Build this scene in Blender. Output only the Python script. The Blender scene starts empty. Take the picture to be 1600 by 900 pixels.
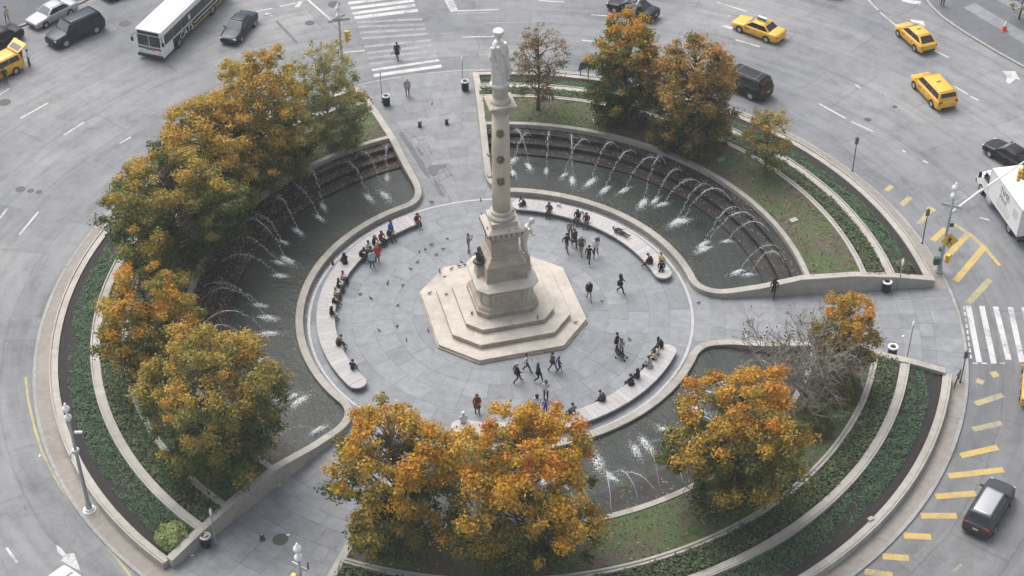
import bpy, bmesh, math, random
import numpy as np
from mathutils import Vector, Matrix

# ------------------------------------------------------------------ camera, sky, sun, exposure
sc = bpy.context.scene
COL = sc.collection
rad, PI = math.radians, math.pi
CAMPOS = np.array([0.0, -94.1192, 79.0452])
YAW, PITCH, ROLL, FPX = 0.00878386, 0.684495, -0.00626, 2650.487
_F = np.array([math.sin(YAW) * math.cos(PITCH), math.cos(YAW) * math.cos(PITCH), -math.sin(PITCH)])
_R0 = np.array([math.cos(YAW), -math.sin(YAW), 0.0])
_U0 = np.cross(_R0, _F)
_R = _R0 * math.cos(ROLL) + _U0 * math.sin(ROLL)
_U = _U0 * math.cos(ROLL) - _R0 * math.sin(ROLL)
cd = bpy.data.cameras.new('camera')
cam = bpy.data.objects.new('camera', cd)
COL.objects.link(cam)
m = Matrix.Identity(4)
for i in range(3):
    m[i][0], m[i][1], m[i][2], m[i][3] = _R[i], _U[i], -_F[i], CAMPOS[i]
cam.matrix_world = m
cd.sensor_width = 36.0
cd.lens = 36.0 * FPX / 1600.0
cd.clip_start, cd.clip_end = 1.0, 2000.0
sc.camera = cam

SUN_EL, SUN_AZ = rad(58), rad(-35)          # azimuth measured clockwise from +Y (north)
world = bpy.data.worlds.new('World')
sc.world = world
world.use_nodes = True
wt = world.node_tree
bg = wt.nodes['Background']
sky = wt.nodes.new('ShaderNodeTexSky')
sky.sky_type = 'NISHITA'
sky.sun_disc = False
sky.sun_elevation = SUN_EL
sky.sun_rotation = SUN_AZ
sky.air_density, sky.dust_density, sky.ozone_density = 1.0, 6.0, 1.0
hs = wt.nodes.new('ShaderNodeHueSaturation')
hs.inputs['Saturation'].default_value = 0.44
wt.links.new(sky.outputs[0], hs.inputs['Color'])
wt.links.new(hs.outputs[0], bg.inputs[0])
bg.inputs[1].default_value = 0.14
sl = bpy.data.lights.new('sun', 'SUN')
sl.energy = 1.1
sl.angle = rad(50)
sl.color = (1.0, 0.96, 0.9)
sun = bpy.data.objects.new('sun', sl)
COL.objects.link(sun)
sd = Vector((math.sin(SUN_AZ) * math.cos(SUN_EL), math.cos(SUN_AZ) * math.cos(SUN_EL), math.sin(SUN_EL)))
sun.rotation_euler = (-sd).to_track_quat('-Z', 'Y').to_euler()
sun.location = sd * 150
sc.view_settings.view_transform = 'Standard'
sc.view_settings.look = 'None'
sc.view_settings.gamma = 1.0
sc.view_settings.exposure = 0.52
sc.render.engine = 'CYCLES'
sc.cycles.use_denoising = True
sc.cycles.max_bounces = 6
sc.cycles.transparent_max_bounces = 8

# ------------------------------------------------------------------ helpers
ROAD = -0.12


def g(px, py, z=0.0):
    """ground point (world x, y at height z) behind a spot of the survey picture (1600 x 900)"""
    d = _F + (px - 800.0) / FPX * _R - (py - 450.0) / FPX * _U
    t = (z - CAMPOS[2]) / d[2]
    p = CAMPOS + d * t
    return Vector((p[0], p[1], z))


def pol(r, a):
    return (r * math.cos(rad(a)), r * math.sin(rad(a)))


class MB:
    def __init__(s):
        s.v, s.f, s.m = [], [], []

    def add(s, verts, faces, mi=0, M=None):
        o = len(s.v)
        if M is not None:
            verts = [tuple(M @ Vector(v)) for v in verts]
        s.v += [tuple(v) for v in verts]
        s.f += [tuple(i + o for i in f) for f in faces]
        s.m += [mi] * len(faces)
        return s

    def box(s, c, d, mi=0, M=None, taper=1.0):
        x, y, z = c
        a, b, h = d[0] / 2, d[1] / 2, d[2] / 2
        t = taper
        vs = [(x - a, y - b, z - h), (x + a, y - b, z - h), (x + a, y + b, z - h), (x - a, y + b, z - h),
              (x - a * t, y - b * t, z + h), (x + a * t, y - b * t, z + h), (x + a * t, y + b * t, z + h), (x - a * t, y + b * t, z + h)]
        return s.add(vs, [(3, 2, 1, 0), (4, 5, 6, 7), (0, 1, 5, 4), (1, 2, 6, 5), (2, 3, 7, 6), (3, 0, 4, 7)], mi, M)

    def hexa(s, vs, mi=0, M=None):
        return s.add(vs, [(3, 2, 1, 0), (4, 5, 6, 7), (0, 1, 5, 4), (1, 2, 6, 5), (2, 3, 7, 6), (3, 0, 4, 7)], mi, M)

    def prism(s, poly, z0, z1, mi=0, poly2=None, M=None):
        n = len(poly)
        q = poly2 or poly
        vs = [(x, y, z0) for x, y in poly] + [(x, y, z1) for x, y in q]
        fs = [tuple(range(n - 1, -1, -1)), tuple(range(n, 2 * n))]
        fs += [(i, (i + 1) % n, n + (i + 1) % n, n + i) for i in range(n)]
        return s.add(vs, fs, mi, M)

    def lathe(s, prof, n=16, mi=0, M=None, fx=1.0, fy=1.0):
        vs, fs = [], []
        k = len(prof)
        for r, z in prof:
            for i in range(n):
                a = 2 * PI * i / n
                vs.append((r * math.cos(a) * fx, r * math.sin(a) * fy, z))
        for j in range(k - 1):
            for i in range(n):
                i2 = (i + 1) % n
                fs.append((j * n + i, j * n + i2, (j + 1) * n + i2, (j + 1) * n + i))
        fs.append(tuple(range(n - 1, -1, -1)))
        fs.append(tuple((k - 1) * n + i for i in range(n)))
        return s.add(vs, fs, mi, M)

    def tube(s, pts, radii, n=8, mi=0, M=None):
        pts = [Vector(p) for p in pts]
        if not hasattr(radii, '__len__'):
            radii = [radii] * len(pts)
        vs, fs = [], []
        up = Vector((0, 0, 1))
        for i, p in enumerate(pts):
            t = (pts[min(i + 1, len(pts) - 1)] - pts[max(i - 1, 0)])
            t.normalize()
            a = t.cross(up)
            if a.length < 1e-3:
                a = t.cross(Vector((1, 0, 0)))
            a.normalize()
            b = a.cross(t)
            for k in range(n):
                w = 2 * PI * k / n
                vs.append(tuple(p + (a * math.cos(w) + b * math.sin(w)) * radii[i]))
        for j in range(len(pts) - 1):
            for k in range(n):
                k2 = (k + 1) % n
                fs.append((j * n + k, j * n + k2, (j + 1) * n + k2, (j + 1) * n + k))
        fs.append(tuple(range(n - 1, -1, -1)))
        fs.append(tuple((len(pts) - 1) * n + k for k in range(n)))
        return s.add(vs, fs, mi, M)

    def arc(s, prof, a0, a1, n, mi=0):
        """closed (r, z) profile swept about the z axis from a0 to a1 (degrees)"""
        k = len(prof)
        vs, fs = [], []
        for i in range(n + 1):
            a = rad(a0 + (a1 - a0) * i / n)
            for r, z in prof:
                vs.append((r * math.cos(a), r * math.sin(a), z))
        for i in range(n):
            for j in range(k):
                j2 = (j + 1) % k
                fs.append((i * k + j, i * k + j2, (i + 1) * k + j2, (i + 1) * k + j))
        fs.append(tuple(range(k - 1, -1, -1)))
        fs.append(tuple(n * k + j for j in range(k)))
        return s.add(vs, fs, mi)

    def mesh(s, name, mats, smooth=False, fix=True):
        me = bpy.data.meshes.new(name)
        me.from_pydata(s.v, [], s.f)
        for x in mats:
            me.materials.append(x)
        if len(mats) > 1:
            me.polygons.foreach_set('material_index', s.m)
        if fix:
            bm = bmesh.new()
            bm.from_mesh(me)
            bmesh.ops.recalc_face_normals(bm, faces=bm.faces)
            bm.to_mesh(me)
            bm.free()
        if smooth:
            me.polygons.foreach_set('use_smooth', [True] * len(me.polygons))
        me.update()
        return me

    def build(s, name, mats, parent=None, smooth=False, bevel=0.0, fix=True, seg=1):
        if not isinstance(mats, (list, tuple)):
            mats = [mats]
        return link(name, s.mesh(name, mats, smooth, fix), parent, bevel, seg)


def link(name, me, parent=None, bevel=0.0, seg=1):
    o = bpy.data.objects.new(name, me)
    COL.objects.link(o)
    if parent is not None:
        o.parent = parent
    if bevel:
        b = o.modifiers.new('bevel', 'BEVEL')
        b.width = bevel
        b.segments = seg
        b.limit_method = 'ANGLE'
        b.angle_limit = rad(35)
    return o


def tag(o, label=None, cat=None, group=None, kind=None):
    if label:
        o['label'] = label
    if cat:
        o['category'] = cat
    if group:
        o['group'] = group
    if kind:
        o['kind'] = kind
    return o


def thing(name, label, cat, loc=(0, 0, 0), rz=0.0, group=None):
    o = bpy.data.objects.new(name, None)
    o.empty_display_size = 0.2
    COL.objects.link(o)
    o.location = loc
    o.rotation_euler = (0, 0, rz)
    return tag(o, label, cat, group)


def copy_tree(o, parent=None):
    c = o.copy()
    COL.objects.link(c)
    c.parent = parent
    for ch in list(o.children):
        copy_tree(ch, c)
    return c


def quads(name, V, mats, cols=None, parent=None):
    """many loose quads: V is (n, 4, 3)"""
    n = len(V)
    me = bpy.data.meshes.new(name)
    me.vertices.add(n * 4)
    me.vertices.foreach_set('co', V.reshape(-1).astype(np.float32))
    me.loops.add(n * 4)
    me.loops.foreach_set('vertex_index', np.arange(n * 4, dtype=np.int32))
    me.polygons.add(n)
    me.polygons.foreach_set('loop_start', np.arange(0, n * 4, 4, dtype=np.int32))
    me.polygons.foreach_set('loop_total', np.full(n, 4, dtype=np.int32))
    for x in mats:
        me.materials.append(x)
    if cols is not None:
        at = me.attributes.new('tint', 'FLOAT_COLOR', 'POINT')
        c = np.ones((n, 4, 4), np.float32)
        c[:, :, :3] = cols[:, None, :]
        at.data.foreach_set('color', c.reshape(-1))
    me.update(calc_edges=True)
    return link(name, me, parent)


def leaf_quads(P, Nn, size, rng, aspect=0.65):
    n = len(P)
    Nn = Nn / (np.linalg.norm(Nn, axis=1, keepdims=True) + 1e-9)
    t = rng.normal(size=(n, 3))
    t -= Nn * (t * Nn).sum(1, keepdims=True)
    t /= np.linalg.norm(t, axis=1, keepdims=True) + 1e-9
    b = np.cross(Nn, t)
    s = (size * rng.uniform(0.5, 1.5, n))[:, None]
    return np.stack([P - t * s, P + b * s * aspect - Nn * s * 0.2, P + t * s, P - b * s * aspect - Nn * s * 0.2], 1)


# ------------------------------------------------------------------ materials
def _nt(name):
    mt = bpy.data.materials.new(name)
    mt.use_nodes = True
    return mt, mt.node_tree, mt.node_tree.nodes['Principled BSDF']


def lk(nt, a, b):
    nt.links.new(a, b)


def noise(nt, vec, scale, detail=4.0, rough=0.6):
    n = nt.nodes.new('ShaderNodeTexNoise')
    n.inputs['Scale'].default_value = scale
    n.inputs['Detail'].default_value = detail
    n.inputs['Roughness'].default_value = rough
    if vec is not None:
        lk(nt, vec, n.inputs['Vector'])
    return n.outputs['Fac']


def ramp(nt, fac, stops):
    r = nt.nodes.new('ShaderNodeValToRGB')
    el = r.color_ramp.elements
    while len(el) < len(stops):
        el.new(0.5)
    for e, (p, c) in zip(el, stops):
        e.position = p
        e.color = (c[0], c[1], c[2], 1) if hasattr(c, '__len__') else (c, c, c, 1)
    lk(nt, fac, r.inputs[0])
    return r.outputs[0]


def mixc(nt, fac, a, b, mode='MIX'):
    mx = nt.nodes.new('ShaderNodeMix')
    mx.data_type = 'RGBA'
    mx.blend_type = mode
    for k, v in ((0, fac), (6, a), (7, b)):
        if hasattr(v, 'node'):
            lk(nt, v, mx.inputs[k])
        elif k == 0:
            mx.inputs[0].default_value = v
        else:
            mx.inputs[k].default_value = (v[0], v[1], v[2], 1)
    return mx.outputs[2]


def math_(nt, op, a, b=None, c=None):
    n = nt.nodes.new('ShaderNodeMath')
    n.operation = op
    for i, v in enumerate((a, b, c)):
        if v is None:
            continue
        if hasattr(v, 'node'):
            lk(nt, v, n.inputs[i])
        else:
            n.inputs[i].default_value = v
    return n.outputs[0]


def position(nt):
    return nt.nodes.new('ShaderNodeNewGeometry').outputs['Position']


def bump(nt, bs, h, strength, dist=0.02):
    b = nt.nodes.new('ShaderNodeBump')
    b.inputs['Strength'].default_value = strength
    b.inputs['Distance'].default_value = dist
    lk(nt, h, b.inputs['Height'])
    lk(nt, b.outputs[0], bs.inputs['Normal'])


def mat(name, c, rough=0.7, metal=0.0, var=0.0, scale=3.0, rnd=0.0, bmp=0.0, bscale=30.0, coat=0.0, spec=None, c2=None, stain=0.0):
    """plain surface with noise wear (var), a tint per object (rnd) and fine relief (bmp)"""
    mt, nt, bs = _nt(name)
    bs.inputs['Roughness'].default_value = rough
    bs.inputs['Metallic'].default_value = metal
    if coat:
        bs.inputs['Coat Weight'].default_value = coat
        bs.inputs['Coat Roughness'].default_value = 0.06
    if spec is not None:
        bs.inputs['Specular IOR Level'].default_value = spec
    col = None
    pos = position(nt) if (var or bmp or c2 or stain) else None
    if var or c2:
        lo = [x * (1 - var) for x in c]
        hi = [x * (1 + var) for x in (c2 or c)]
        col = ramp(nt, noise(nt, pos, scale, 6.0, 0.65), [(0.3, lo), (0.7, hi)])
    if stain:
        f = ramp(nt, noise(nt, pos, scale * 0.35, 5.0, 0.7), [(0.45, 1.0), (0.72, 1.0 - stain)])
        col = mixc(nt, 1.0, col if col is not None else c, f, 'MULTIPLY')
    if rnd:
        oi = nt.nodes.new('ShaderNodeObjectInfo')
        f = ramp(nt, oi.outputs['Random'], [(0.0, 1 - rnd), (1.0, 1 + rnd)])
        col = mixc(nt, 1.0, col if col is not None else c, f, 'MULTIPLY')
    if col is not None:
        lk(nt, col, bs.inputs['Base Color'])
    else:
        bs.inputs['Base Color'].default_value = (c[0], c[1], c[2], 1)
    if bmp:
        bump(nt, bs, noise(nt, pos, bscale, 5.0), bmp)
    return mt


def leafmat(name, transl=0.3):
    mt, nt, bs = _nt(name)
    at = nt.nodes.new('ShaderNodeAttribute')
    at.attribute_name = 'tint'
    lk(nt, at.outputs['Color'], bs.inputs['Base Color'])
    bs.inputs['Roughness'].default_value = 0.55
    bs.inputs['Specular IOR Level'].default_value = 0.25
    tr = nt.nodes.new('ShaderNodeBsdfTranslucent')
    lk(nt, at.outputs['Color'], tr.inputs['Color'])
    mx = nt.nodes.new('ShaderNodeMixShader')
    mx.inputs[0].default_value = transl
    lk(nt, bs.outputs[0], mx.inputs[1])
    lk(nt, tr.outputs[0], mx.inputs[2])
    out = nt.nodes['Material Output']
    lk(nt, mx.outputs[0], out.inputs['Surface'])
    return mt


def road_material():
    mt, nt, bs = _nt('road_asphalt')
    pos = position(nt)
    sx = nt.nodes.new('ShaderNodeSeparateXYZ')
    lk(nt, pos, sx.inputs[0])
    x, y = sx.outputs[0], sx.outputs[1]
    r = math_(nt, 'SQRT', math_(nt, 'ADD', math_(nt, 'MULTIPLY', x, x), math_(nt, 'MULTIPLY', y, y)))
    th = math_(nt, 'ARCTAN2', y, x)
    big = noise(nt, pos, 0.055, 3.0, 0.5)
    cb = nt.nodes.new('ShaderNodeCombineXYZ')
    lk(nt, math_(nt, 'MULTIPLY', r, 1.1), cb.inputs[0])
    lk(nt, math_(nt, 'MULTIPLY', th, 5.0), cb.inputs[1])
    arcs = noise(nt, cb.outputs[0], 1.0, 5.0, 0.6)            # wheel wear along the lanes
    cb2 = nt.nodes.new('ShaderNodeCombineXYZ')
    lk(nt, math_(nt, 'MULTIPLY', r, 0.16), cb2.inputs[0])
    lk(nt, math_(nt, 'MULTIPLY', th, 1.4), cb2.inputs[1])
    vor = nt.nodes.new('ShaderNodeTexVoronoi')                 # large resurfaced patches
    vor.inputs['Scale'].default_value = 1.0
    lk(nt, cb2.outputs[0], vor.inputs['Vector'])
    sp = nt.nodes.new('ShaderNodeSeparateColor')
    lk(nt, vor.outputs['Color'], sp.inputs[0])
    base = ramp(nt, sp.outputs[0], [(0.0, (0.185, 0.196, 0.213)), (0.5, (0.230, 0.239, 0.253)), (1.0, (0.275, 0.278, 0.283))])
    base = mixc(nt, 0.75, base, ramp(nt, big, [(0.35, (0.175, 0.188, 0.207)), (0.62, (0.290, 0.295, 0.303))]))
    base = mixc(nt, 1.0, base, ramp(nt, arcs, [(0.30, 0.76), (0.5, 0.97), (0.72, 1.10)]), 'MULTIPLY')
    br = nt.nodes.new('ShaderNodeTexBrick')                    # lane strips and resurfaced bays with tarred seams
    br.offset = 0.37
    br.inputs['Color1'].default_value = (0.86, 0.87, 0.89, 1)
    br.inputs['Color2'].default_value = (1.10, 1.09, 1.07, 1)
    br.inputs['Mortar'].default_value = (0.80, 0.80, 0.80, 1)
    br.inputs['Scale'].default_value = 1.0
    br.inputs['Mortar Size'].default_value = 0.006
    br.inputs['Mortar Smooth'].default_value = 0.3
    br.inputs['Brick Width'].default_value = 0.62
    br.inputs['Row Height'].default_value = 0.27
    cb3 = nt.nodes.new('ShaderNodeCombineXYZ')
    wv = noise(nt, pos, 0.25, 3.0)
    lk(nt, math_(nt, 'ADD', math_(nt, 'MULTIPLY', th, 1.9), math_(nt, 'MULTIPLY', wv, 0.05)), cb3.inputs[0])
    lk(nt, math_(nt, 'ADD', math_(nt, 'MULTIPLY', r, 0.068), math_(nt, 'MULTIPLY', wv, 0.04)), cb3.inputs[1])
    lk(nt, cb3.outputs[0], br.inputs['Vector'])
    base = mixc(nt, 0.7, base, br.outputs['Color'], 'MULTIPLY')
    spots = noise(nt, pos, 0.22, 6.0, 0.75)
    base = mixc(nt, 1.0, base, ramp(nt, spots, [(0.34, 0.84), (0.46, 1.0), (0.62, 1.0), (0.72, 1.10)]), 'MULTIPLY')
    fine = noise(nt, pos, 7.0, 6.0, 0.75)
    base = mixc(nt, 1.0, base, ramp(nt, fine, [(0.3, 0.90), (0.7, 1.08)]), 'MULTIPLY')
    mid = noise(nt, pos, 0.7, 5.0, 0.7)
    base = mixc(nt, 1.0, base, ramp(nt, mid, [(0.36, 0.86), (0.52, 1.0), (0.7, 1.06)]), 'MULTIPLY')
    # shade over the south-east stretch, painted into the asphalt colour
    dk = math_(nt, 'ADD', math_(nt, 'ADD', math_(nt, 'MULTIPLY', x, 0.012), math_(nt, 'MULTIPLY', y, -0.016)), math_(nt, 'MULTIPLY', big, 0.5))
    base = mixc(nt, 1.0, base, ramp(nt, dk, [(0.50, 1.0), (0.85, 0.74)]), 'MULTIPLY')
    # dirty gutter band next to the kerb
    gut = ramp(nt, math_(nt, 'MULTIPLY', math_(nt, 'SUBTRACT', r, 33.0), 0.2), [(0.0, 0.80), (0.10, 0.98), (0.16, 1.0), (0.30, 0.90), (0.42, 1.0)])
    base = mixc(nt, 0.9, base, gut, 'MULTIPLY')
    # cracks
    vd = nt.nodes.new('ShaderNodeTexVoronoi')
    vd.feature = 'DISTANCE_TO_EDGE'
    vd.inputs['Scale'].default_value = 0.16
    wob = nt.nodes.new('ShaderNodeVectorMath')
    nz = nt.nodes.new('ShaderNodeTexNoise')
    nz.inputs['Scale'].default_value = 0.5
    nz.inputs['Detail'].default_value = 4
    lk(nt, pos, nz.inputs['Vector'])
    sc_ = nt.nodes.new('ShaderNodeVectorMath')
    sc_.operation = 'SCALE'
    sc_.inputs[3].default_value = 3.0
    lk(nt, nz.outputs['Color'], sc_.inputs[0])
    lk(nt, pos, wob.inputs[0])
    lk(nt, sc_.outputs[0], wob.inputs[1])
    lk(nt, wob.outputs[0], vd.inputs['Vector'])
    cr = ramp(nt, vd.outputs['Distance'], [(0.0, 0.82), (0.010, 1.0)])
    msk = ramp(nt, noise(nt, pos, 0.12, 2.0), [(0.42, 0.0), (0.55, 1.0)])
    base = mixc(nt, msk, base, mixc(nt, 1.0, base, cr, 'MULTIPLY'))
    lk(nt, base, bs.inputs['Base Color'])
    bs.inputs['Roughness'].default_value = 0.85
    bump(nt, bs, noise(nt, pos, 60.0, 3.0), 0.25, 0.01)
    return mt


def lawn_material():
    mt, nt, bs = _nt('lawn')
    pos = position(nt)
    grass = ramp(nt, noise(nt, pos, 9.0, 5.0, 0.7), [(0.3, (0.048, 0.082, 0.032)), (0.7, (0.105, 0.140, 0.058))])
    dirt = ramp(nt, noise(nt, pos, 5.0, 5.0, 0.7), [(0.3, (0.070, 0.058, 0.045)), (0.7, (0.15, 0.125, 0.10))])
    f = ramp(nt, noise(nt, pos, 0.33, 5.0, 0.65), [(0.43, 0.0), (0.58, 1.0)])
    lk(nt, mixc(nt, f, grass, dirt), bs.inputs['Base Color'])
    bs.inputs['Roughness'].default_value = 0.95
    bump(nt, bs, noise(nt, pos, 14.0, 5.0), 0.8, 0.06)
    return mt


def water_material():
    mt, nt, bs = _nt('pool_water')
    pos = position(nt)
    col = ramp(nt, noise(nt, pos, 0.35, 4.0, 0.6), [(0.3, (0.017, 0.024, 0.021)), (0.7, (0.045, 0.053, 0.047))])
    lk(nt, col, bs.inputs['Base Color'])
    bs.inputs['Roughness'].default_value = 0.12
    bs.inputs['IOR'].default_value = 1.33
    bump(nt, bs, noise(nt, pos, 2.4, 6.0, 0.7), 0.55, 0.12)
    return mt


M_ = {}
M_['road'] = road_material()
M_['lawn'] = lawn_material()
M_['water'] = water_material()
M_['leaf'] = leafmat('autumn_leaf', 0.38)
M_['joint'] = mat('joint_mortar', (0.14, 0.142, 0.147), 0.95, var=0.25, scale=2.0)
M_['slab'] = mat('bluestone_slab', (0.240, 0.255, 0.274), 0.75, var=0.16, scale=1.6, rnd=0.115, bmp=0.15, bscale=25, stain=0.14)
M_['pathslab'] = mat('path_bluestone', (0.230, 0.241, 0.256), 0.75, var=0.17, scale=1.4, rnd=0.10, bmp=0.15, bscale=25, stain=0.16)
M_['gutter'] = mat('gutter_stone', (0.21, 0.21, 0.215), 0.8, var=0.25, scale=1.4, rnd=0.12, stain=0.3)
M_['lightband'] = mat('pale_granite_band', (0.44, 0.45, 0.47), 0.7, var=0.12, scale=2.0, rnd=0.05)
M_['coping'] = mat('granite_coping', (0.40, 0.38, 0.345), 0.7, var=0.14, scale=1.6, rnd=0.07, bmp=0.12, stain=0.18)
M_['rim'] = mat('granite_rim', (0.345, 0.33, 0.30), 0.7, var=0.16, scale=1.8, rnd=0.08, bmp=0.12, stain=0.2)
M_['kerb'] = mat('kerb_granite', (0.30, 0.30, 0.295), 0.75, var=0.2, scale=2.5, rnd=0.1)
M_['sidewalk'] = mat('beige_concrete', (0.285, 0.262, 0.235), 0.85, var=0.13, scale=2.2, rnd=0.05, stain=0.16)
M_['cornerwalk'] = mat('corner_pavement', (0.135, 0.145, 0.158), 0.85, var=0.15, scale=0.8, rnd=0.10, stain=0.15)
M_['soil'] = mat('dark_mulch', (0.032, 0.027, 0.026), 0.98, var=0.5, scale=8.0, bmp=0.8, bscale=18)
M_['gcsoil'] = mat('bed_soil', (0.035, 0.038, 0.025), 0.98, var=0.5, scale=6.0, bmp=0.6, bscale=18)
M_['wetstep'] = mat('wet_dark_granite', (0.034, 0.035, 0.036), 0.42, spec=0.2, var=0.3, scale=2.0, bmp=0.15, stain=0.25)
M_['bench'] = mat('pale_bench_slat', (0.415, 0.405, 0.405), 0.65, var=0.10, scale=4.0, rnd=0.09)
M_['benchbase'] = mat('bench_base', (0.13, 0.13, 0.135), 0.7)
M_['marble'] = mat('monument_granite', (0.52, 0.48, 0.42), 0.75, var=0.13, scale=1.4, bmp=0.08, stain=0.26)
M_['marble2'] = mat('weathered_monument_stone', (0.44, 0.385, 0.32), 0.8, var=0.18, scale=1.8, bmp=0.1, stain=0.32)
M_['column'] = mat('cream_column', (0.63, 0.56, 0.445), 0.6, var=0.07, scale=1.2, stain=0.10)
M_['statue'] = mat('white_marble', (0.72, 0.70, 0.66), 0.55, var=0.10, scale=3.0, stain=0.18)
M_['bronze'] = mat('dark_bronze', (0.055, 0.062, 0.058), 0.5, 0.5, var=0.3, scale=5.0)
M_['bronzeb'] = mat('brown_bronze', (0.20, 0.165, 0.12), 0.5, 0.4, var=0.3, scale=5.0)
M_['bark'] = mat('bark', (0.095, 0.080, 0.064), 0.9, var=0.3, scale=6.0, bmp=0.5)
M_['palebark'] = mat('pale_bark', (0.275, 0.255, 0.23), 0.9, var=0.25, scale=6.0, bmp=0.4)


def paint(name, c, wear):
    """road paint rubbed through to the asphalt"""
    mt, nt, bs = _nt(name)
    pos = position(nt)
    col = ramp(nt, noise(nt, pos, 3.0, 5.0, 0.7), [(0.3, [x * .85 for x in c]), (0.7, c)])
    w1 = noise(nt, pos, 5.5, 8.0, 0.8)
    w2 = noise(nt, pos, 0.55, 3.0, 0.6)
    f = ramp(nt, math_(nt, 'ADD', math_(nt, 'MULTIPLY', w1, 0.6), math_(nt, 'MULTIPLY', w2, 0.4)), [(0.60 - wear, 0.0), (0.70 - wear, 0.85)])
    lk(nt, mixc(nt, f, col, (0.215, 0.222, 0.235)), bs.inputs['Base Color'])
    bs.inputs['Roughness'].default_value = 0.8
    return mt


M_['whitepaint'] = paint('worn_white_paint', (0.60, 0.60, 0.60), 0.10)
M_['fadedpaint'] = paint('faded_white_paint', (0.36, 0.365, 0.375), 0.13)
M_['yellowpaint'] = paint('worn_yellow_paint', (0.56, 0.41, 0.14), 0.09)
M_['paleyellow'] = paint('faded_yellow_paint', (0.48, 0.42, 0.19), 0.13)
M_['darkpatch'] = mat('tar_patch', (0.145, 0.147, 0.152), 0.9, var=0.2, scale=3.0)
M_['iron'] = mat('cast_iron', (0.075, 0.075, 0.078), 0.6, 0.3, var=0.3, scale=12.0)
M_['foam'] = mat('white_foam', (0.80, 0.83, 0.83), 0.4)
M_['foam'].node_tree.nodes['Principled BSDF'].inputs['Alpha'].default_value = 0.8
M_['stream'] = mat('water_stream', (0.86, 0.88, 0.89), 0.25)
M_['stream'].node_tree.nodes['Principled BSDF'].inputs['Alpha'].default_value = 0.8
M_['blacksteel'] = mat('black_steel', (0.022, 0.023, 0.025), 0.45, 0.3)
M_['greysteel'] = mat('grey_steel', (0.22, 0.225, 0.23), 0.45, 0.4)
M_['silver'] = mat('silver_paint', (0.52, 0.53, 0.54), 0.4, 0.2, var=0.08, scale=4)
M_['polepaint'] = mat('dull_pole_paint', (0.36, 0.37, 0.375), 0.5, 0.1, var=0.12, scale=4)
M_['white'] = mat('white_enamel', (0.84, 0.84, 0.83), 0.4, var=0.05, scale=3)
M_['sigyellow'] = mat('signal_yellow', (0.72, 0.50, 0.07), 0.45)
M_['black'] = mat('matt_black', (0.015, 0.015, 0.016), 0.6)
M_['tyre'] = mat('tyre_rubber', (0.018, 0.018, 0.019), 0.85)
M_['alloy'] = mat('alloy_rim', (0.50, 0.50, 0.51), 0.35, 0.6)
M_['glass'] = mat('dark_glass', (0.016, 0.020, 0.024), 0.06, spec=0.7)
M_['glasslit'] = mat('sky_sheen_glass', (0.13, 0.16, 0.18), 0.06, spec=0.8)  # sky reflection in windshields, painted in as a paler base colour
M_['lamp'] = mat('headlamp_glass', (0.65, 0.67, 0.70), 0.12)
M_['tail'] = mat('tail_lamp', (0.35, 0.02, 0.02), 0.25)
M_['plate'] = mat('number_plate', (0.65, 0.60, 0.35), 0.5)
M_['chrome'] = mat('chrome', (0.55, 0.56, 0.58), 0.2, 0.9)
M_['orange'] = mat('cone_orange', (0.72, 0.085, 0.045), 0.55)
M_['green'] = mat('green_paint', (0.03, 0.10, 0.06), 0.55)
M_['teal'] = mat('teal_screen', (0.07, 0.25, 0.25), 0.3)
M_['pigeon'] = mat('pigeon_feather', (0.065, 0.068, 0.078), 0.7, rnd=0.4)
M_['skin'] = mat('skin', (0.50, 0.31, 0.22), 0.6)
M_['skin2'] = mat('dark_skin', (0.16, 0.085, 0.055), 0.6)
M_['shoe'] = mat('dark_shoe', (0.025, 0.024, 0.024), 0.6)
M_['shoew'] = mat('white_shoe', (0.72, 0.72, 0.70), 0.6)
M_['hair'] = mat('dark_hair', (0.016, 0.012, 0.010), 0.55)


def flat(c, rough=0.8, cache={}):
    k = (tuple(round(x, 3) for x in c), rough)
    if k not in cache:
        cache[k] = mat('cloth_%d' % len(cache), c, rough, var=0.14, scale=14.0)
    return cache[k]
# ------------------------------------------------------------------ ground, road, island floor
rnd = random.Random(7)
mb = MB()
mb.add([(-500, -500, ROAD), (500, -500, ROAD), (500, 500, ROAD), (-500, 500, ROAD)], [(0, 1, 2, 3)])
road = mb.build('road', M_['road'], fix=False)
tag(road, 'worn grey asphalt roadway circling the plaza', 'road', kind='structure')

mb = MB()
mb.lathe([(32.9, ROAD - 0.3), (32.9, -0.035)], 180)
base = mb.build('island_base', M_['joint'])
tag(base, 'round raised base under the plaza paving', 'ground', kind='structure')

# island sectors: angles (degrees) of the path-side wall faces
SECT = {'west': (112.2, 230.0), 'northeast': (4.0, 94.0), 'southeast': (-112.3, -13.6)}
PATHS = {'north': (94.0, 112.2), 'east': (-13.6, 4.0), 'southwest': (-130.0, -112.3)}


def ring_pieces(parent, name, prof, a0, a1, length, material, rmid, gap=0.008, zj=0.0):
    """pieces of one ring: one shared mesh turned about the centre"""
    n = max(1, round(rad(a1 - a0) * rmid / length))
    da = (a1 - a0) / n
    gd = math.degrees(gap / rmid)
    mb = MB()
    mb.arc(prof, gd / 2, da - gd / 2, max(2, int(da / 1.2)))
    me = mb.mesh(name, [material])
    out = []
    for i in range(n):
        o = link(name, me, parent)
        o.rotation_euler = (0, 0, rad(a0 + i * da))
        o.location.z = rnd.uniform(-zj, zj)
        out.append(o)
    return out


def rect(r0, r1, z0, z1):
    return [(r0, z0), (r1, z0), (r1, z1), (r0, z1)]


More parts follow.
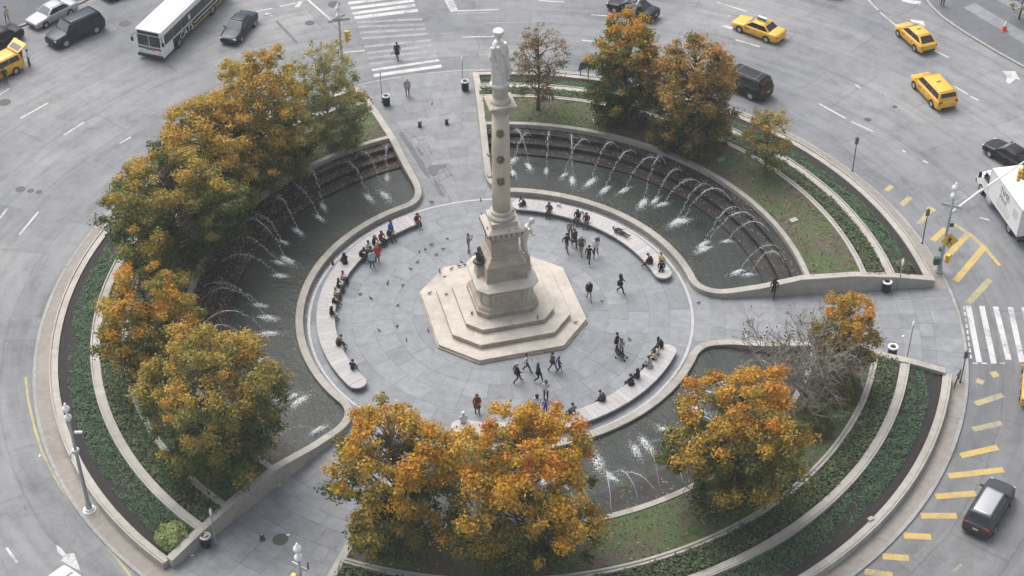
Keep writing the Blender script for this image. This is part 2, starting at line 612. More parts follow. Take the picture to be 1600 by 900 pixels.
# kerb ring
kerb = thing('kerb', 'pale granite kerb around the whole island', 'kerb')
tag(kerb, kind='structure')
ring_pieces(kerb, 'kerb_stone', [(32.93, ROAD - 0.1), (33.19, ROAD - 0.1), (33.17, 0.0), (32.93, 0.012)], 0, 360, 2.4, M_['kerb'], 33.0, 0.012)

# plaza paving: concentric slabs
plaza = thing('plaza_pavement', 'blue-grey stone slabs in rings around the monument', 'pavement')
tag(plaza, kind='structure')
edges = [4.9, 6.35, 7.8, 9.25, 10.75, 12.25, 13.74]
for k in range(len(edges) - 1):
    r0, r1 = edges[k], edges[k + 1]
    a = rnd.uniform(0, 30)
    ring_pieces(plaza, 'slab', rect(r0 + 0.006, r1 - 0.006, -0.03, 0.0), a, a + 360, (1.9, 2.2, 1.7, 2.3, 1.9, 2.1)[k], M_['slab'], (r0 + r1) / 2, 0.014, 0.003)
band = thing('white_stone_ring', 'thin pale stone ring set in the plaza floor', 'pavement')
tag(band, kind='structure')
ring_pieces(band, 'band_stone', rect(13.75, 13.95, -0.03, 0.006), 0, 360, 1.6, M_['lightband'], 13.85, 0.006)
gut = thing('gutter_pavement', 'dark leaf-strewn strip between the benches and the fountain rim', 'pavement')
tag(gut, kind='structure')
ring_pieces(gut, 'gutter_slab', rect(13.96, 15.6, -0.03, 0.0), 0, 360, 1.5, M_['gutter'], 14.5, 0.014, 0.002)

# radial paths
for pn, (a0, a1) in PATHS.items():
    pv = thing('path_pavement', 'grey stone slab path crossing the island on the %s side' % pn, 'path')
    tag(pv, kind='structure')
    r = 13.96
    k = 0
    while r < 32.8:
        r1 = min(r + (1.25, 1.0, 1.45)[k % 3], 32.92)
        if 32.92 - r1 < 0.5:
            r1 = 32.92
        ext = 9.0 if r1 < 17.6 else 0.9
        z = 0.004 if r < 15.7 else 0.0
        off = rnd.uniform(0, 1.0) * 2.0
        ring_pieces(pv, 'slab', rect(r + 0.006, r1 - 0.006, -0.03, z), a0 - ext, a1 + ext, (1.7, 2.1, 1.5)[(k + int(off)) % 3], M_['pathslab'], (r + r1) / 2, 0.013, 0.002)
        r = r1
        k += 1

# tar repairs and cracks in the north path
pv = thing('paving_repair', 'dark tar patch and cracked slabs along the north path', 'pavement')
tag(pv, kind='structure')


def sheet(name, pts, material, parent, z):
    mb = MB()
    mb.add([(p[0], p[1], z) for p in pts], [tuple(range(len(pts)))])
    o = mb.build(name, material, parent, fix=False)
    if o.data.polygons[0].normal.z < 0:
        o.data.flip_normals()
    return o


for px_ in ([(622, 208), (630, 206), (637, 218), (648, 232), (654, 244), (662, 254), (667, 266), (672, 280), (664, 274), (656, 262), (649, 250), (640, 236), (631, 222)],
            [(667, 262), (676, 258), (690, 257), (699, 255), (697, 262), (686, 265), (684, 273), (677, 276), (670, 271)], [(676, 278), (684, 284), (690, 298), (695, 306), (690, 307), (682, 298)],
            [(648, 228), (656, 232), (664, 244), (656, 242)]):
    sheet('tar_patch', [g(*q) for q in px_], M_['darkpatch'], pv, 0.010)
for line in ([(632, 207), (641, 199)], [(632, 207), (641, 209), (648, 214)], [(640, 217), (648, 212), (655, 220), (652, 229)], [(648, 232), (658, 228), (664, 236), (657, 243)], [(662, 232), (670, 230), (675, 240), (667, 246)], [(667, 246), (676, 252), (670, 260)],
             [(686, 270), (694, 267), (699, 276), (690, 282), (683, 279)], [(697, 262), (703, 268), (712, 285)], [(699, 276), (708, 273)], [(680, 292), (690, 289), (695, 300)], [(690, 309), (700, 305), (704, 315), (693, 318)], [(690, 257), (694, 267)], [(700, 256), (706, 262)], [(655, 220), (664, 217)], [(672, 282), (680, 292)]):
    pts = [g(*q) for q in line]
    mb = MB()
    for a, b in zip(pts, pts[1:]):
        d = (b - a).normalized()
        n_ = Vector((-d.y, d.x, 0)) * 0.03
        mb.add([tuple(p + Vector((0, 0, 0.0105))) for p in (a - n_, b - n_, b + n_, a + n_)], [(0, 1, 2, 3)])
    mb.build('crack', M_['darkpatch'], pv, fix=False)


# ------------------------------------------------------------------ planted sectors with pools
def hz(r):
    return float(np.interp(r, [14, 16, 19, 22, 26, 29, 32.2], [.45, .46, .80, 1.43, 1.48, 1.16, .60]))


WEST = {'west': 'west', 'northeast': 'north-east', 'southeast': 'south-east'}
WATER_POLY = {}
nprng = np.random.default_rng(3)


def annulus(name, profile, a0, a1, material, n=60):
    """open ground sheet through (r, z) points"""
    vs, fs = [], []
    k = len(profile)
    for i in range(n + 1):
        a = rad(a0 + (a1 - a0) * i / n)
        for r, z in profile:
            vs.append((r * math.cos(a), r * math.sin(a), z))
    for i in range(n):
        for j in range(k - 1):
            fs.append((i * k + j, i * k + j + 1, (i + 1) * k + j + 1, (i + 1) * k + j))
    mb = MB()
    mb.add(vs, fs)
    o = mb.build(name, material, fix=False)
    if o.data.polygons[0].normal.z < 0:
        o.data.flip_normals()
    return o


def cover(name, r0, r1, z0, z1, a0, a1, dens, size, cols, label, cat, up=1.7, jit=0.08):
    area = 0.5 * (r1 * r1 - r0 * r0) * rad(a1 - a0)
    n = int(area * dens)
    r = np.sqrt(nprng.uniform(r0 * r0, r1 * r1, n))
    a = np.radians(nprng.uniform(a0, a1, n))
    lump = 0.08 * np.sin(r * 5.1 + 3 * np.sin(a * 41)) * np.sin(a * 73.0)
    z = z0 + (z1 - z0) * (r - r0) / (r1 - r0) + lump + nprng.uniform(0, jit, n)
    big = np.sin(a * 31 + 2 * np.sin(r * 2.3)) * np.sin(r * 3.1 + a * 17)
    keep = (big > -0.72) | (nprng.random(n) < 0.35)
    z = z + 0.05 * big
    r, a, z = r[keep], a[keep], z[keep]
    n = len(r)
    P = np.stack([r * np.cos(a), r * np.sin(a), z], 1)
    Nn = nprng.normal(size=(n, 3)) * 0.55 + np.array([0, 0, up])
    ci = nprng.random(n) ** 1.3
    patch = 0.5 + 0.5 * np.sin(a * 23 + r * 1.7) * np.sin(a * 9 - r)
    t = np.clip(0.6 * ci + 0.4 * patch * nprng.random(n), 0, 0.999) * (len(cols) - 1)
    i0 = t.astype(int)
    C = np.array(cols)
    c = C[i0] + (C[i0 + 1] - C[i0]) * (t - i0)[:, None]
    c *= nprng.uniform(0.75, 1.25, (n, 1))
    o = quads(name, leaf_quads(P, Nn, size, nprng), [M_['leaf']], c)
    tag(o, label, cat, kind='stuff')


def wall_ring(name, label, prof, a0, a1, length, rmid, material=None):
    t = thing(name, label, 'wall')
    ring_pieces(t, 'coping_stone', prof, a0, a1, length, material or M_['coping'], rmid, 0.012, 0.0)
    return t


def lipped(r0, r1, z, lip=0.10):
    """coping profile with a bright raised lip and a groove along its outer edge"""
    return [(r0, 0.0), (r1, 0.0), (r1, z + 0.04), (r1 - lip, z + 0.04), (r1 - lip, z - 0.05), (r1 - lip - 0.07, z - 0.05), (r1 - lip - 0.07, z), (r0, z)]


for sn, (a0, a1) in SECT.items():
    w = WEST[sn]
    ia, ib = a0 + 0.7, a1 - 0.7
    # outer sidewalk strip
    sw = thing('sidewalk', 'narrow beige concrete sidewalk outside the %s planting bed' % w, 'sidewalk')
    tag(sw, kind='structure')
    ring_pieces(sw, 'paving_slab', rect(31.9, 32.925, -0.03, 0.002), a0 - 0.4, a1 + 0.4, 2.2, M_['sidewalk'], 32.4, 0.010, 0.001)
    wall_ring('planter_wall', 'outermost low granite planter wall of the %s bed along the sidewalk' % w, lipped(31.35, 31.95, 0.55), ia, ib, 2.6, 31.6)
    tag(annulus('mulch_strip', [(31.4, 0.45), (30.75, 0.50), (29.0, 0.88)], ia, ib, M_['soil']), 'dark bare mulch strip inside the outer wall of the %s bed' % w, 'soil', kind='structure')
    cover('ivy', 29.06, 30.72, 0.95, 0.50, ia, ib, 150, 0.075, [(0.066, 0.132, 0.073), (0.091, 0.173, 0.094), (0.122, 0.209, 0.112), (0.17, 0.229, 0.125)],
          'dark green ivy ground cover in the outer strip of the %s bed' % w, 'ivy')
    wall_ring('planter_wall', 'broad middle granite planter wall of the %s bed above the ivy' % w, lipped(28.4, 29.05, 1.10), ia, ib, 2.6, 28.7)
    tag(annulus('bed_soil', [(28.45, 1.02), (26.8, 1.28)], ia, ib, M_['gcsoil']), 'planted soil strip between the two inner walls of the %s bed' % w, 'soil', kind='structure')
    cover('shrub_cover', 26.88, 28.38, 1.30, 1.05, ia, ib, 120, 0.085, [(0.086, 0.13, 0.063), (0.13, 0.179, 0.083), (0.177, 0.218, 0.1), (0.251, 0.236, 0.125)],
          'mixed olive green low planting between the inner walls of the %s bed' % w, 'plants', jit=0.26)
    z = 1.40
    wall_ring('planter_wall', 'thin double-edged inner granite wall of the %s bed beside the lawn' % w,
              [(26.45, 0.6), (26.86, 0.6), (26.86, z + .02), (26.72, z + .02), (26.72, z - .05), (26.62, z - .05), (26.62, z + .03), (26.45, z + .03)], ia, ib, 2.6, 26.6)
    tag(annulus('lawn', [(26.5, 1.36), (25.2, 1.42), (24.0, 1.42), (22.6, 1.34)], ia, ib, M_['lawn']), 'patchy grass and bare earth under the trees of the %s bed' % w, 'lawn', kind='structure')
    cover('lawn_grass', 22.75, 26.4, 1.38, 1.38, ia, ib, 26, 0.055, [(0.05, 0.085, 0.035), (0.08, 0.125, 0.05), (0.12, 0.155, 0.065), (0.14, 0.13, 0.07)],
          'short patchy grass tufts on the %s lawn' % w, 'grass', up=0.4, jit=0.07)
    # leaf litter on lawn, steps, pool and rim gutter
    n = 6500 if sn == 'west' else 2000
    aa = np.radians(nprng.uniform(ia + 0.5, ib - 0.5, n))
    rr = np.where(nprng.random(n) < (0.35 if sn == 'west' else 0.62), nprng.uniform(22.8, 26.3, n), nprng.uniform(19.7, 22.2, n))
    zz = np.where(rr > 22.5, 1.445, np.where(rr > 21.5, 1.065, np.where(rr > 20.6, 0.715, 0.365)))
    P = np.stack([rr * np.cos(aa), rr * np.sin(aa), zz + nprng.uniform(0, .01, n)], 1)
    Nn = np.array([[0, 0, 1.0]]) + nprng.normal(size=(n, 3)) * 0.2
    C = np.array([(0.30, 0.20, 0.07), (0.22, 0.13, 0.06), (0.34, 0.28, 0.16), (0.16, 0.10, 0.06)])[nprng.integers(0, 4, n)] * nprng.uniform(.7, 1.2, (n, 1))
    tag(quads('fallen_leaves', leaf_quads(P, Nn, 0.085, nprng), [M_['leaf']], C), 'fallen brown leaves scattered over the %s lawn and fountain steps' % w, 'leaves', kind='stuff')
    wall_ring('pool_coping', 'narrow stone edge between the %s lawn and the fountain steps' % w, [(22.3, 0.9), (22.7, 0.9), (22.7, 1.41), (22.3, 1.41)], ia, ib, 2.4, 22.5, M_['rim'])
    # dark stepped cascade
    st = thing('fountain_steps', 'dark wet granite steps down into the %s pool' % w, 'steps')
    for r0, r1, zt in ((21.5, 22.32, 1.05), (20.6, 21.52, 0.70), (19.55, 20.62, 0.35)):
        mbs = MB()
        mbs.arc([(r0, -0.02), (r1, -0.02), (r1, zt), (r0, zt)], ia, ib, 70)
        mbs.build('step', M_['wetstep'], st)
    # rim and end walls: one line, out along one wall, round the rim and back
    def wallpt(r, a, side):
        return Vector((*pol(r, a), 0))
    T = 0.55
    line = []
    A = rad(a0)
    for r in np.arange(31.98, 17.0, -0.5):
        line.append(Vector((*pol(r, a0), 0)))
    p0, p1, p2 = (Vector((*pol(17.0, a0), 0)), Vector((*pol(14.15, a0 + 0.3), 0)), Vector((*pol(14.22, a0 + 10), 0)))
    for i in range(13):
        t = i / 12
        line.append(p0 * (1 - t) ** 2 + p1 * 2 * t * (1 - t) + p2 * t * t)
    for a in np.arange(a0 + 11, a1 - 10.9, 1.5):
        line.append(Vector((*pol(14.22, a), 0)))
    p0, p1, p2 = (Vector((*pol(14.22, a1 - 10), 0)), Vector((*pol(14.15, a1 - 0.3), 0)), Vector((*pol(17.0, a1), 0)))
    for i in range(13):
        t = i / 12
        line.append(p0 * (1 - t) ** 2 + p1 * 2 * t * (1 - t) + p2 * t * t)
    for r in np.arange(17.5, 32.0, 0.5):
        line.append(Vector((*pol(r, a1), 0)))
    # inner edge by offset towards the pool (left or right of the walking direction)
    inner = []
    for i, p in enumerate(line):
        t = (line[min(i + 1, len(line) - 1)] - line[max(i - 1, 0)]).normalized()
        nrm = Vector((-t.y, t.x, 0))
        c = Vector((*pol(23, (a0 + a1) / 2), 0))
        if i == 0:
            sgn = 1 if nrm.dot(c - p) > 0 else -1
        inner.append(p + nrm * sgn * T)
    rim = thing('fountain_wall', 'curved granite rim and side walls enclosing the %s pool and bed' % w, 'wall')
    step = 4
    for i in range(0, len(line) - 1, step):
        j = min(i + step, len(line) - 1)
        mbw = MB()
        vs, fs = [], []
        for q in range(i, j + 1):
            o_, n_ = line[q].copy(), inner[q].copy()
            r_ = 0.5 * (o_.length + n_.length)
            h = hz(r_)
            if q == i:
                d = (line[q + 1] - line[q]).normalized() * 0.006
                o_ += d; n_ += d
            if q == j:
                d = (line[q] - line[q - 1]).normalized() * 0.006
                o_ -= d; n_ -= d
            mid = (o_ + n_) / 2
            e1, e2 = o_ + (mid - o_) * 0.07, n_ + (mid - n_) * 0.07
            # top overhangs the wall face a little
            f1, f2 = o_ + (mid - o_) * 0.10, n_ + (mid - n_) * 0.10
            vs += [(f1.x, f1.y, -0.02), (f1.x, f1.y, h - 0.16), (o_.x, o_.y, h - 0.155), (o_.x, o_.y, h - 0.02), (e1.x, e1.y, h), (e2.x, e2.y, h), (n_.x, n_.y, h - 0.02), (n_.x, n_.y, h - 0.155), (f2.x, f2.y, h - 0.16), (f2.x, f2.y, -0.02)]
        k = 10
        m_ = j - i
        for q in range(m_):
            for e in range(k):
                e2_ = (e + 1) % k
                fs.append((q * k + e, q * k + e2_, (q + 1) * k + e2_, (q + 1) * k + e))
        fs += [tuple(range(k - 1, -1, -1)), tuple(m_ * k + e for e in range(k))]
        mbw.add(vs, fs)
        mbw.build('coping_stone', M_['coping' if line[i].length > 17.2 else 'rim'], rim)
    # water
    mids = [(a_ + b_) / 2 for a_, b_ in zip(line, inner)]
    pts = [p for p in mids if p.length < 19.9]
    out = [Vector((*pol(19.7, a), 0)) for a in np.linspace(a1 - 1, a0 + 1, 40)]
    poly = pts + out
    mbq = MB()
    mbq.add([(p.x, p.y, 0.22) for p in poly], [tuple(range(len(poly)))])
    wo = mbq.build('pool_water', M_['water'], fix=False)
    if wo.data.polygons[0].normal.z < 0:
        wo.data.flip_normals()
    tag(wo, 'dark rippled water of the %s fountain pool' % w, 'water', kind='structure')
    # leaves floating near the rim and lying in the gutter
    n = 520
    aa = np.radians(nprng.uniform(a0 + 9, a1 - 9, n))
    k_ = nprng.random(n)
    rr = np.where(k_ < .4, 14.85 + np.abs(nprng.normal(0, .5, n)), np.where(k_ < .8, 14.2 - np.abs(nprng.normal(0, .22, n)), nprng.uniform(15, 19.4, n)))
    zz = np.where(rr > 14.8, 0.226, 0.012)
    P = np.stack([rr * np.cos(aa), rr * np.sin(aa), zz], 1)
    C = np.array([(0.30, 0.20, 0.07), (0.22, 0.13, 0.06), (0.30, 0.26, 0.16)])[nprng.integers(0, 3, n)] * nprng.uniform(.7, 1.2, (n, 1))
    tag(quads('floating_leaves', leaf_quads(P, np.tile([0, 0, 1.], (n, 1)) + nprng.normal(size=(n, 3)) * .08, 0.06, nprng), [M_['leaf']], C),
        'yellow leaves gathered along the rim of the %s pool' % w, 'leaves', kind='stuff')

# low litter specks over the plaza and paths
n = 420
rr = np.sqrt(nprng.uniform(6.4 ** 2, 13.6 ** 2, n))
aa = nprng.uniform(0, 2 * PI, n)
P = np.stack([rr * np.cos(aa), rr * np.sin(aa), np.full(n, .012)], 1)
C = np.array([(0.34, 0.30, 0.24), (0.5, 0.5, 0.5), (0.2, 0.15, 0.1)])[nprng.integers(0, 3, n)]
tag(quads('plaza_litter', leaf_quads(P, np.tile([0, 0, 1.], (n, 1)) + nprng.normal(size=(n, 3)) * .08, 0.04, nprng), [M_['leaf']], C), 'tiny leaves and crumbs dropped on the plaza slabs', 'litter', kind='stuff')

# ------------------------------------------------------------------ benches
BENCH_IN, BENCH_OUT, BZ = 11.95, 13.28, 0.45


def bench(a0, a1, label):
    t = thing('curved_bench', label, 'bench', group='curved benches around the plaza')
    n = round(rad(a1 - a0) * 12.6 / 0.46)
    da = (a1 - a0) / n
    gp = math.degrees(0.012 / 12.6)
    mb = MB()
    mb.arc([(BENCH_IN, BZ - 0.13), (BENCH_OUT, BZ - 0.13), (BENCH_OUT, BZ - 0.012), (BENCH_OUT - .012, BZ), (BENCH_IN + .012, BZ), (BENCH_IN, BZ - 0.012)], gp / 2, da - gp / 2, 2)
    me = mb.mesh('slat', [M_['bench']])
    for i in range(n):
        o = link('slat', me, t)
        o.rotation_euler = (0, 0, rad(a0 + i * da))
    rm, hw = (BENCH_IN + BENCH_OUT) / 2, (BENCH_OUT - BENCH_IN) / 2
    for a, s in ((a0, -1), (a1, 1)):
        c = Vector((*pol(rm, a), 0))
        poly = []
        for i in range(15):
            w = -PI / 2 + PI * i / 14
            d = Vector((math.cos(rad(a)), math.sin(rad(a)), 0)) * math.sin(w) * hw + Vector((-math.sin(rad(a)), math.cos(rad(a)), 0)) * (math.cos(w) * hw * s + 0.01 * s)
            poly.append((c.x + d.x, c.y + d.y))
        mb = MB()
        mb.prism(poly, BZ - 0.13, BZ)
        mb.build('rounded_end', M_['bench'], t, bevel=0.012)
    mb = MB()
    mb.arc(rect(BENCH_IN + 0.28, BENCH_OUT - 0.06, 0.0, BZ - 0.131), a0 - 1.0, a1 + 1.0, 50)
    mb.build('base', M_['benchbase'], t)


bench(122.5, 218.0, 'long curved pale slatted bench on the west side with the crowded seats')
bench(17.5, 82.5, 'curved pale slatted bench on the north-east side holding a lying figure')
bench(-102.5, -23.0, 'curved pale slatted bench on the south-east side partly under orange foliage')

# ------------------------------------------------------------------ monument
MX, MY, MA = 0.13, 0.40, rad(14)
mon = thing('monument', 'tall stone monument column with a white statue on a stepped base', 'monument', (MX, MY, 0), MA)


def csq(h, s):
    """square of half width h with corners cut so that each long side has half length s"""
    return [(-s, -h), (s, -h), (h, -s), (h, s), (s, h), (-s, h), (-h, s), (-h, -s)]


def part(name, fn, material, bevel=0.0, smooth=False, par=None, seg=1):
    mb = MB()
    fn(mb)
    return mb.build(name, material, par or mon, smooth, bevel, seg=seg)


part('plinth', lambda b: (b.prism(csq(5.52, 3.12), -0.02, 0.14), b.prism(csq(5.46, 3.08), 0.14, 0.17)), M_['marble2'], 0.02)
part('step', lambda b: b.prism(csq(5.44, 3.06), 0.16, 0.34), M_['marble'], 0.02)
for s_, h, ss, z0, z1 in (('step', 4.32, 2.68, 0.34, 0.75), ('step', 3.22, 2.22, 0.75, 1.15)):
    part(s_, lambda b: b.prism(csq(h, ss), z0, z1 - 0.09), M_['marble2'], 0.0)
    part('step', lambda b: b.prism(csq(h + 0.03, ss + 0.02), z1 - 0.09, z1), M_['marble'], 0.02)


def ped(b):
    L = [(2.26, 1.62, 1.15), (2.26, 1.62, 1.55), (2.16, 1.55, 1.60), (2.10, 1.50, 1.82), (1.92, 1.36, 1.95), (1.88, 1.32, 3.10)]
    for (h0, s0, z0), (h1, s1, z1) in zip(L, L[1:]):
        b.prism(csq(h0, s0), z0, z1, 0, csq(h1, s1))


part('pedestal_base', ped, M_['marble2'])
# sunk panels on the long faces, plain raised ones on the cut corners
for k in range(4):
    R_ = Matrix.Rotation(k * PI / 2, 4, 'Z')
    mb = MB()
    y = -1.91
    for bx_ in ((-1.13, 2.42, 0.10, 0.92), (1.13, 2.42, 0.10, 0.92)):
        mb.box((bx_[0], y, bx_[1]), (bx_[2], 0.07, bx_[3]), 0, R_)
    mb.box((0, y, 2.04), (2.36, 0.07, 0.10), 0, R_)
    mb.box((0, y, 2.92), (2.36, 0.07, 0.10), 0, R_)
    mb.build('panel_frame', M_['marble'], mon)
    mb = MB()
    R2 = Matrix.Rotation(k * PI / 2 + PI / 4, 4, 'Z')
    d = (1.90 + 1.34) / math.sqrt(2)
    mb.box((0, -d - 0.01, 2.45), (0.52, 0.06, 0.85), 0, R2)
    mb.build('corner_panel', M_['marble'], mon, bevel=0.02)


def corn1(b):
    L = [(1.90, 1.33, 3.08), (2.05, 1.45, 3.22), (2.26, 1.60, 3.32), (2.26, 1.60, 3.46), (1.66, 1.50, 3.72)]
    for (h0, s0, z0), (h1, s1, z1) in zip(L, L[1:]):
        b.prism(csq(h0, s0), z0, z1, 0, csq(h1, min(s1, h1)))


part('pedestal_cornice', corn1, M_['marble'])


def sq(h):
    return [(-h, -h), (h, -h), (h, h), (-h, h)]


def stackf(L):
    def f(b):
        for (h0, z0), (h1, z1) in zip(L, L[1:]):
            b.prism(sq(h0), z0, z1, 0, sq(h1))
    return f


part('inscription_block', stackf([(1.52, 3.70), (1.48, 3.80), (1.44, 4.88), (1.46, 4.90), (1.46, 5.02), (1.12, 5.42)]), M_['marble2'])
part('die', stackf([(1.10, 5.40), (1.08, 5.55), (0.98, 5.64), (0.96, 6.95), (1.02, 7.05), (1.12, 7.25)]), M_['marble2'])
for k in range(4):
    R_ = Matrix.Rotation(k * PI / 2, 4, 'Z')
    mb = MB()
    for c, d in (((-0.80, -0.975, 6.28), (0.07, 0.05, 1.16)), ((0.80, -0.975, 6.28), (0.07, 0.05, 1.16)), ((0, -0.975, 5.74), (1.67, 0.05, 0.08)), ((0, -0.975, 6.82), (1.67, 0.05, 0.08))):
        mb.box(c, d, 0, R_)
    mb.build('panel_frame', M_['marble'], mon)
part('upper_cornice', stackf([(1.10, 7.24), (1.27, 7.52), (1.29, 7.70), (1.27, 7.78), (0.94, 8.06)]), M_['marble'])
for k in range(4):
    R_ = Matrix.Rotation(k * PI / 2, 4, 'Z')
    mb = MB()
    for i in range(-3, 4):
        mb.box((i * 0.38, -1.285, 7.60), (0.12, 0.09, 0.2), 0, R_)
    mb.build('dentil_row', M_['bronzeb'], mon)
part('column_base', lambda b: (b.prism(sq(0.92), 8.04, 8.42), b.lathe([(0.88, 8.42), (0.95, 8.52), (0.95, 8.64), (0.86, 8.76), (0.76, 8.80), (0.80, 8.90), (0.76, 9.0), (0.65, 9.08)], 32)), M_['marble'])
part('column', lambda b: b.lathe([(0.635, 9.06), (0.635, 11.0), (0.61, 14.5), (0.57, 17.0)], 32), M_['column'], smooth=True)
part('column_neck', lambda b: b.lathe([(0.57, 16.98), (0.64, 17.05), (0.61, 17.15), (0.66, 17.32), (0.78, 17.5), (0.82, 17.60)], 32), M_['marble'])
part('capital', stackf([(0.86, 17.58), (0.93, 17.64), (0.93, 17.82), (0.87, 17.86)]), M_['marble2'])
part('statue_drum', lambda b: b.lathe([(0.70, 17.85), (0.70, 18.0), (0.62, 18.12), (0.53, 18.22), (0.51, 18.9), (0.56, 18.98), (0.62, 19.08), (0.58, 19.15)], 28), M_['marble'])
# bronze prows and anchors on the column
for z in (11.75, 13.55, 15.65):
    for k, q in enumerate((-PI / 2 - MA - 0.05, -PI / 2 - MA + PI / 2, -PI / 2 - MA - PI / 2)):
        rr_ = float(np.interp(z, [9, 17], [0.635, 0.57]))
        Mx = Matrix.Rotation(q, 4, 'Z') @ Matrix.Translation((rr_ - 0.02, 0, z))
        mb = MB()
        if k == 0:
            mb.lathe([(0.04, -0.30), (0.13, -0.22), (0.18, 0.0), (0.15, 0.2), (0.05, 0.30)], 10, 0, Mx, 0.8, 1.0)
            mb.tube([(0.08, 0, -0.2), (0.30, 0, -0.06), (0.44, 0, 0.2)], [0.13, 0.10, 0.03], 7, 0, Mx)
            mb.tube([(0.06, -0.27, 0.10), (0.24, 0, 0.14), (0.06, 0.27, 0.10)], 0.04, 6, 0, Mx)
            mb.tube([(0.06, -0.24, -0.12), (0.22, 0, -0.14), (0.06, 0.24, -0.12)], 0.035, 6, 0, Mx)
            mb.tube([(0.02, -0.2, -0.28), (0.10, -0.25, 0.0), (0.03, -0.14, 0.32)], 0.03, 6, 0, Mx)
            mb.tube([(0.02, 0.2, -0.28), (0.10, 0.25, 0.0), (0.03, 0.14, 0.32)], 0.03, 6, 0, Mx)
            mb.build('rostrum', M_['bronzeb'], mon)
        else:
            mb.tube([(0.0, 0, -0.05), (0.26, 0, -0.10), (0.34, 0, 0.10)], [0.07, 0.06, 0.04], 7, 0, Mx)
            mb.lathe([(0.02, -0.2), (0.10, -0.1), (0.10, 0.1), (0.02, 0.2)], 8, 0, Mx)
            mb.build('anchor', M_['bronzeb'], mon)


def evalmesh(o, name):
    dg = bpy.context.evaluated_depsgraph_get()
    me = bpy.data.meshes.new_from_object(o.evaluated_get(dg))
    me.name = name
    old = o.data
    bpy.data.objects.remove(o)
    bpy.data.meshes.remove(old)
    return me


def fused(mb, name, material, parent, voxel=0.06, smooth=True, iters=2):
    """one continuous surface from overlapping limbs and folds"""
    o = mb.build('tmp', material)
    r = o.modifiers.new('r', 'REMESH')
    r.mode = 'VOXEL'
    r.voxel_size = voxel
    if iters:
        s_ = o.modifiers.new('s', 'SMOOTH')
        s_.iterations = iters
        s_.factor = 0.5
    bpy.context.view_layer.update()
    me = evalmesh(o, name)
    me.materials.clear()
    me.materials.append(material)
    if smooth:
        me.polygons.foreach_set('use_smooth', [True] * len(me.polygons))
    return link(name, me, parent)


# crowning statue: robed standing man with a flat round cap, facing the lower right
mb = MB()
nf = 40
prof = [(0.56, 0.0), (0.55, 0.25), (0.54, 0.9), (0.52, 1.6), (0.49, 2.2), (0.50, 2.7), (0.46, 3.05), (0.32, 3.28), (0.16, 3.38)]
vs, fs = [], []
for j, (r, z) in enumerate(prof):
    for i in range(nf):
        a = 2 * PI * i / nf
        fold = 1 + (0.11 * math.sin(a * 7 + z * 0.9) + 0.05 * math.sin(a * 12 - z * 1.3)) * max(0, 1 - z / 3.1)
        vs.append((r * fold * math.cos(a) * 0.80, r * fold * math.sin(a) * 0.95, z))
for j in range(len(prof) - 1):
    for i in range(nf):
        fs.append((j * nf + i, j * nf + (i + 1) % nf, (j + 1) * nf + (i + 1) % nf, (j + 1) * nf + i))
fs += [tuple(range(nf - 1, -1, -1)), tuple((len(prof) - 1) * nf + i for i in range(nf))]
mb.add(vs, fs)
mb.tube([(0.0, -0.45, 2.95), (0.08, -0.66, 2.35), (0.30, -0.55, 1.85), (0.46, -0.38, 1.80)], [0.20, 0.19, 0.14, 0.10], 10)
mb.tube([(0.0, 0.45, 2.95), (0.02, 0.66, 2.3), (0.12, 0.66, 1.75), (0.2, 0.62, 1.55)], [0.20, 0.19, 0.13, 0.10], 10)
mb.tube([(0.36, -0.30, 3.1), (0.50, 0.1, 2.4), (0.44, 0.45, 1.7), (0.30, 0.60, 0.9), (0.26, 0.58, 0.3)], [0.13, 0.13, 0.13, 0.15, 0.13], 8)
mb.tube([(0.30, -0.2, 0.9), (0.42, -0.22, 0.2), (0.62, -0.24, 0.08)], [0.16, 0.14, 0.11], 8)
mb.tube([(0.02, 0, 3.3), (0.04, 0, 3.62)], [0.15, 0.14], 10)
mb.lathe([(0.05, -0.26), (0.17, -0.18), (0.22, 0.0), (0.20, 0.16), (0.06, 0.25)], 14, 0, Matrix.Translation((0.08, 0, 3.74)))
mb.tube([(0.26, 0, 3.72), (0.34, 0, 3.68)], [0.06, 0.04], 6)
mb.lathe([(0.10, 0.0), (0.34, 0.04), (0.38, 0.14), (0.33, 0.25), (0.12, 0.31)], 18, 0, Matrix.Translation((0.02, 0, 3.84)) @ Matrix.Rotation(0.12, 4, 'Y'))
mb.lathe([(0.60, -0.02), (0.60, 0.12), (0.5, 0.2)], 20)
st = fused(mb, 'statue', M_['statue'], mon, 0.036, iters=1)
st.location = (-0.08, 0.03, 19.13)
st.rotation_euler = (0, 0, rad(-52) - MA)
st['label'] = 'white marble statue of a robed standing man in a flat cap'

# winged marble youth leaning out on the right side of the pedestal
mb = MB()
mb.tube([(0.1, 0, 0.0), (0.05, 0.05, 0.5), (0.12, 0.06, 0.95)], [0.13, 0.15, 0.20], 8)
mb.tube([(0.35, -0.1, -0.25), (0.22, -0.1, 0.4), (0.14, -0.06, 0.95)], [0.11, 0.15, 0.20], 8)
mb.tube([(0.14, 0, 0.9), (0.24, 0, 1.5), (0.42, 0, 2.0)], [0.25, 0.27, 0.22], 10)
mb.tube([(0.42, 0, 2.0), (0.56, 0, 2.2)], [0.12, 0.11], 8)
mb.lathe([(0.04, -0.22), (0.17, -0.12), (0.20, 0.04), (0.12, 0.2), (0.03, 0.24)], 12, 0, Matrix.Translation((0.66, 0, 2.36)))
mb.tube([(0.40, 0.25, 1.95), (0.66, 0.34, 1.6), (0.80, 0.15, 1.35)], [0.11, 0.09, 0.07], 7)
mb.tube([(0.40, -0.25, 1.95), (0.62, -0.34, 1.55), (0.82, -0.12, 1.30)], [0.11, 0.09, 0.07], 7)
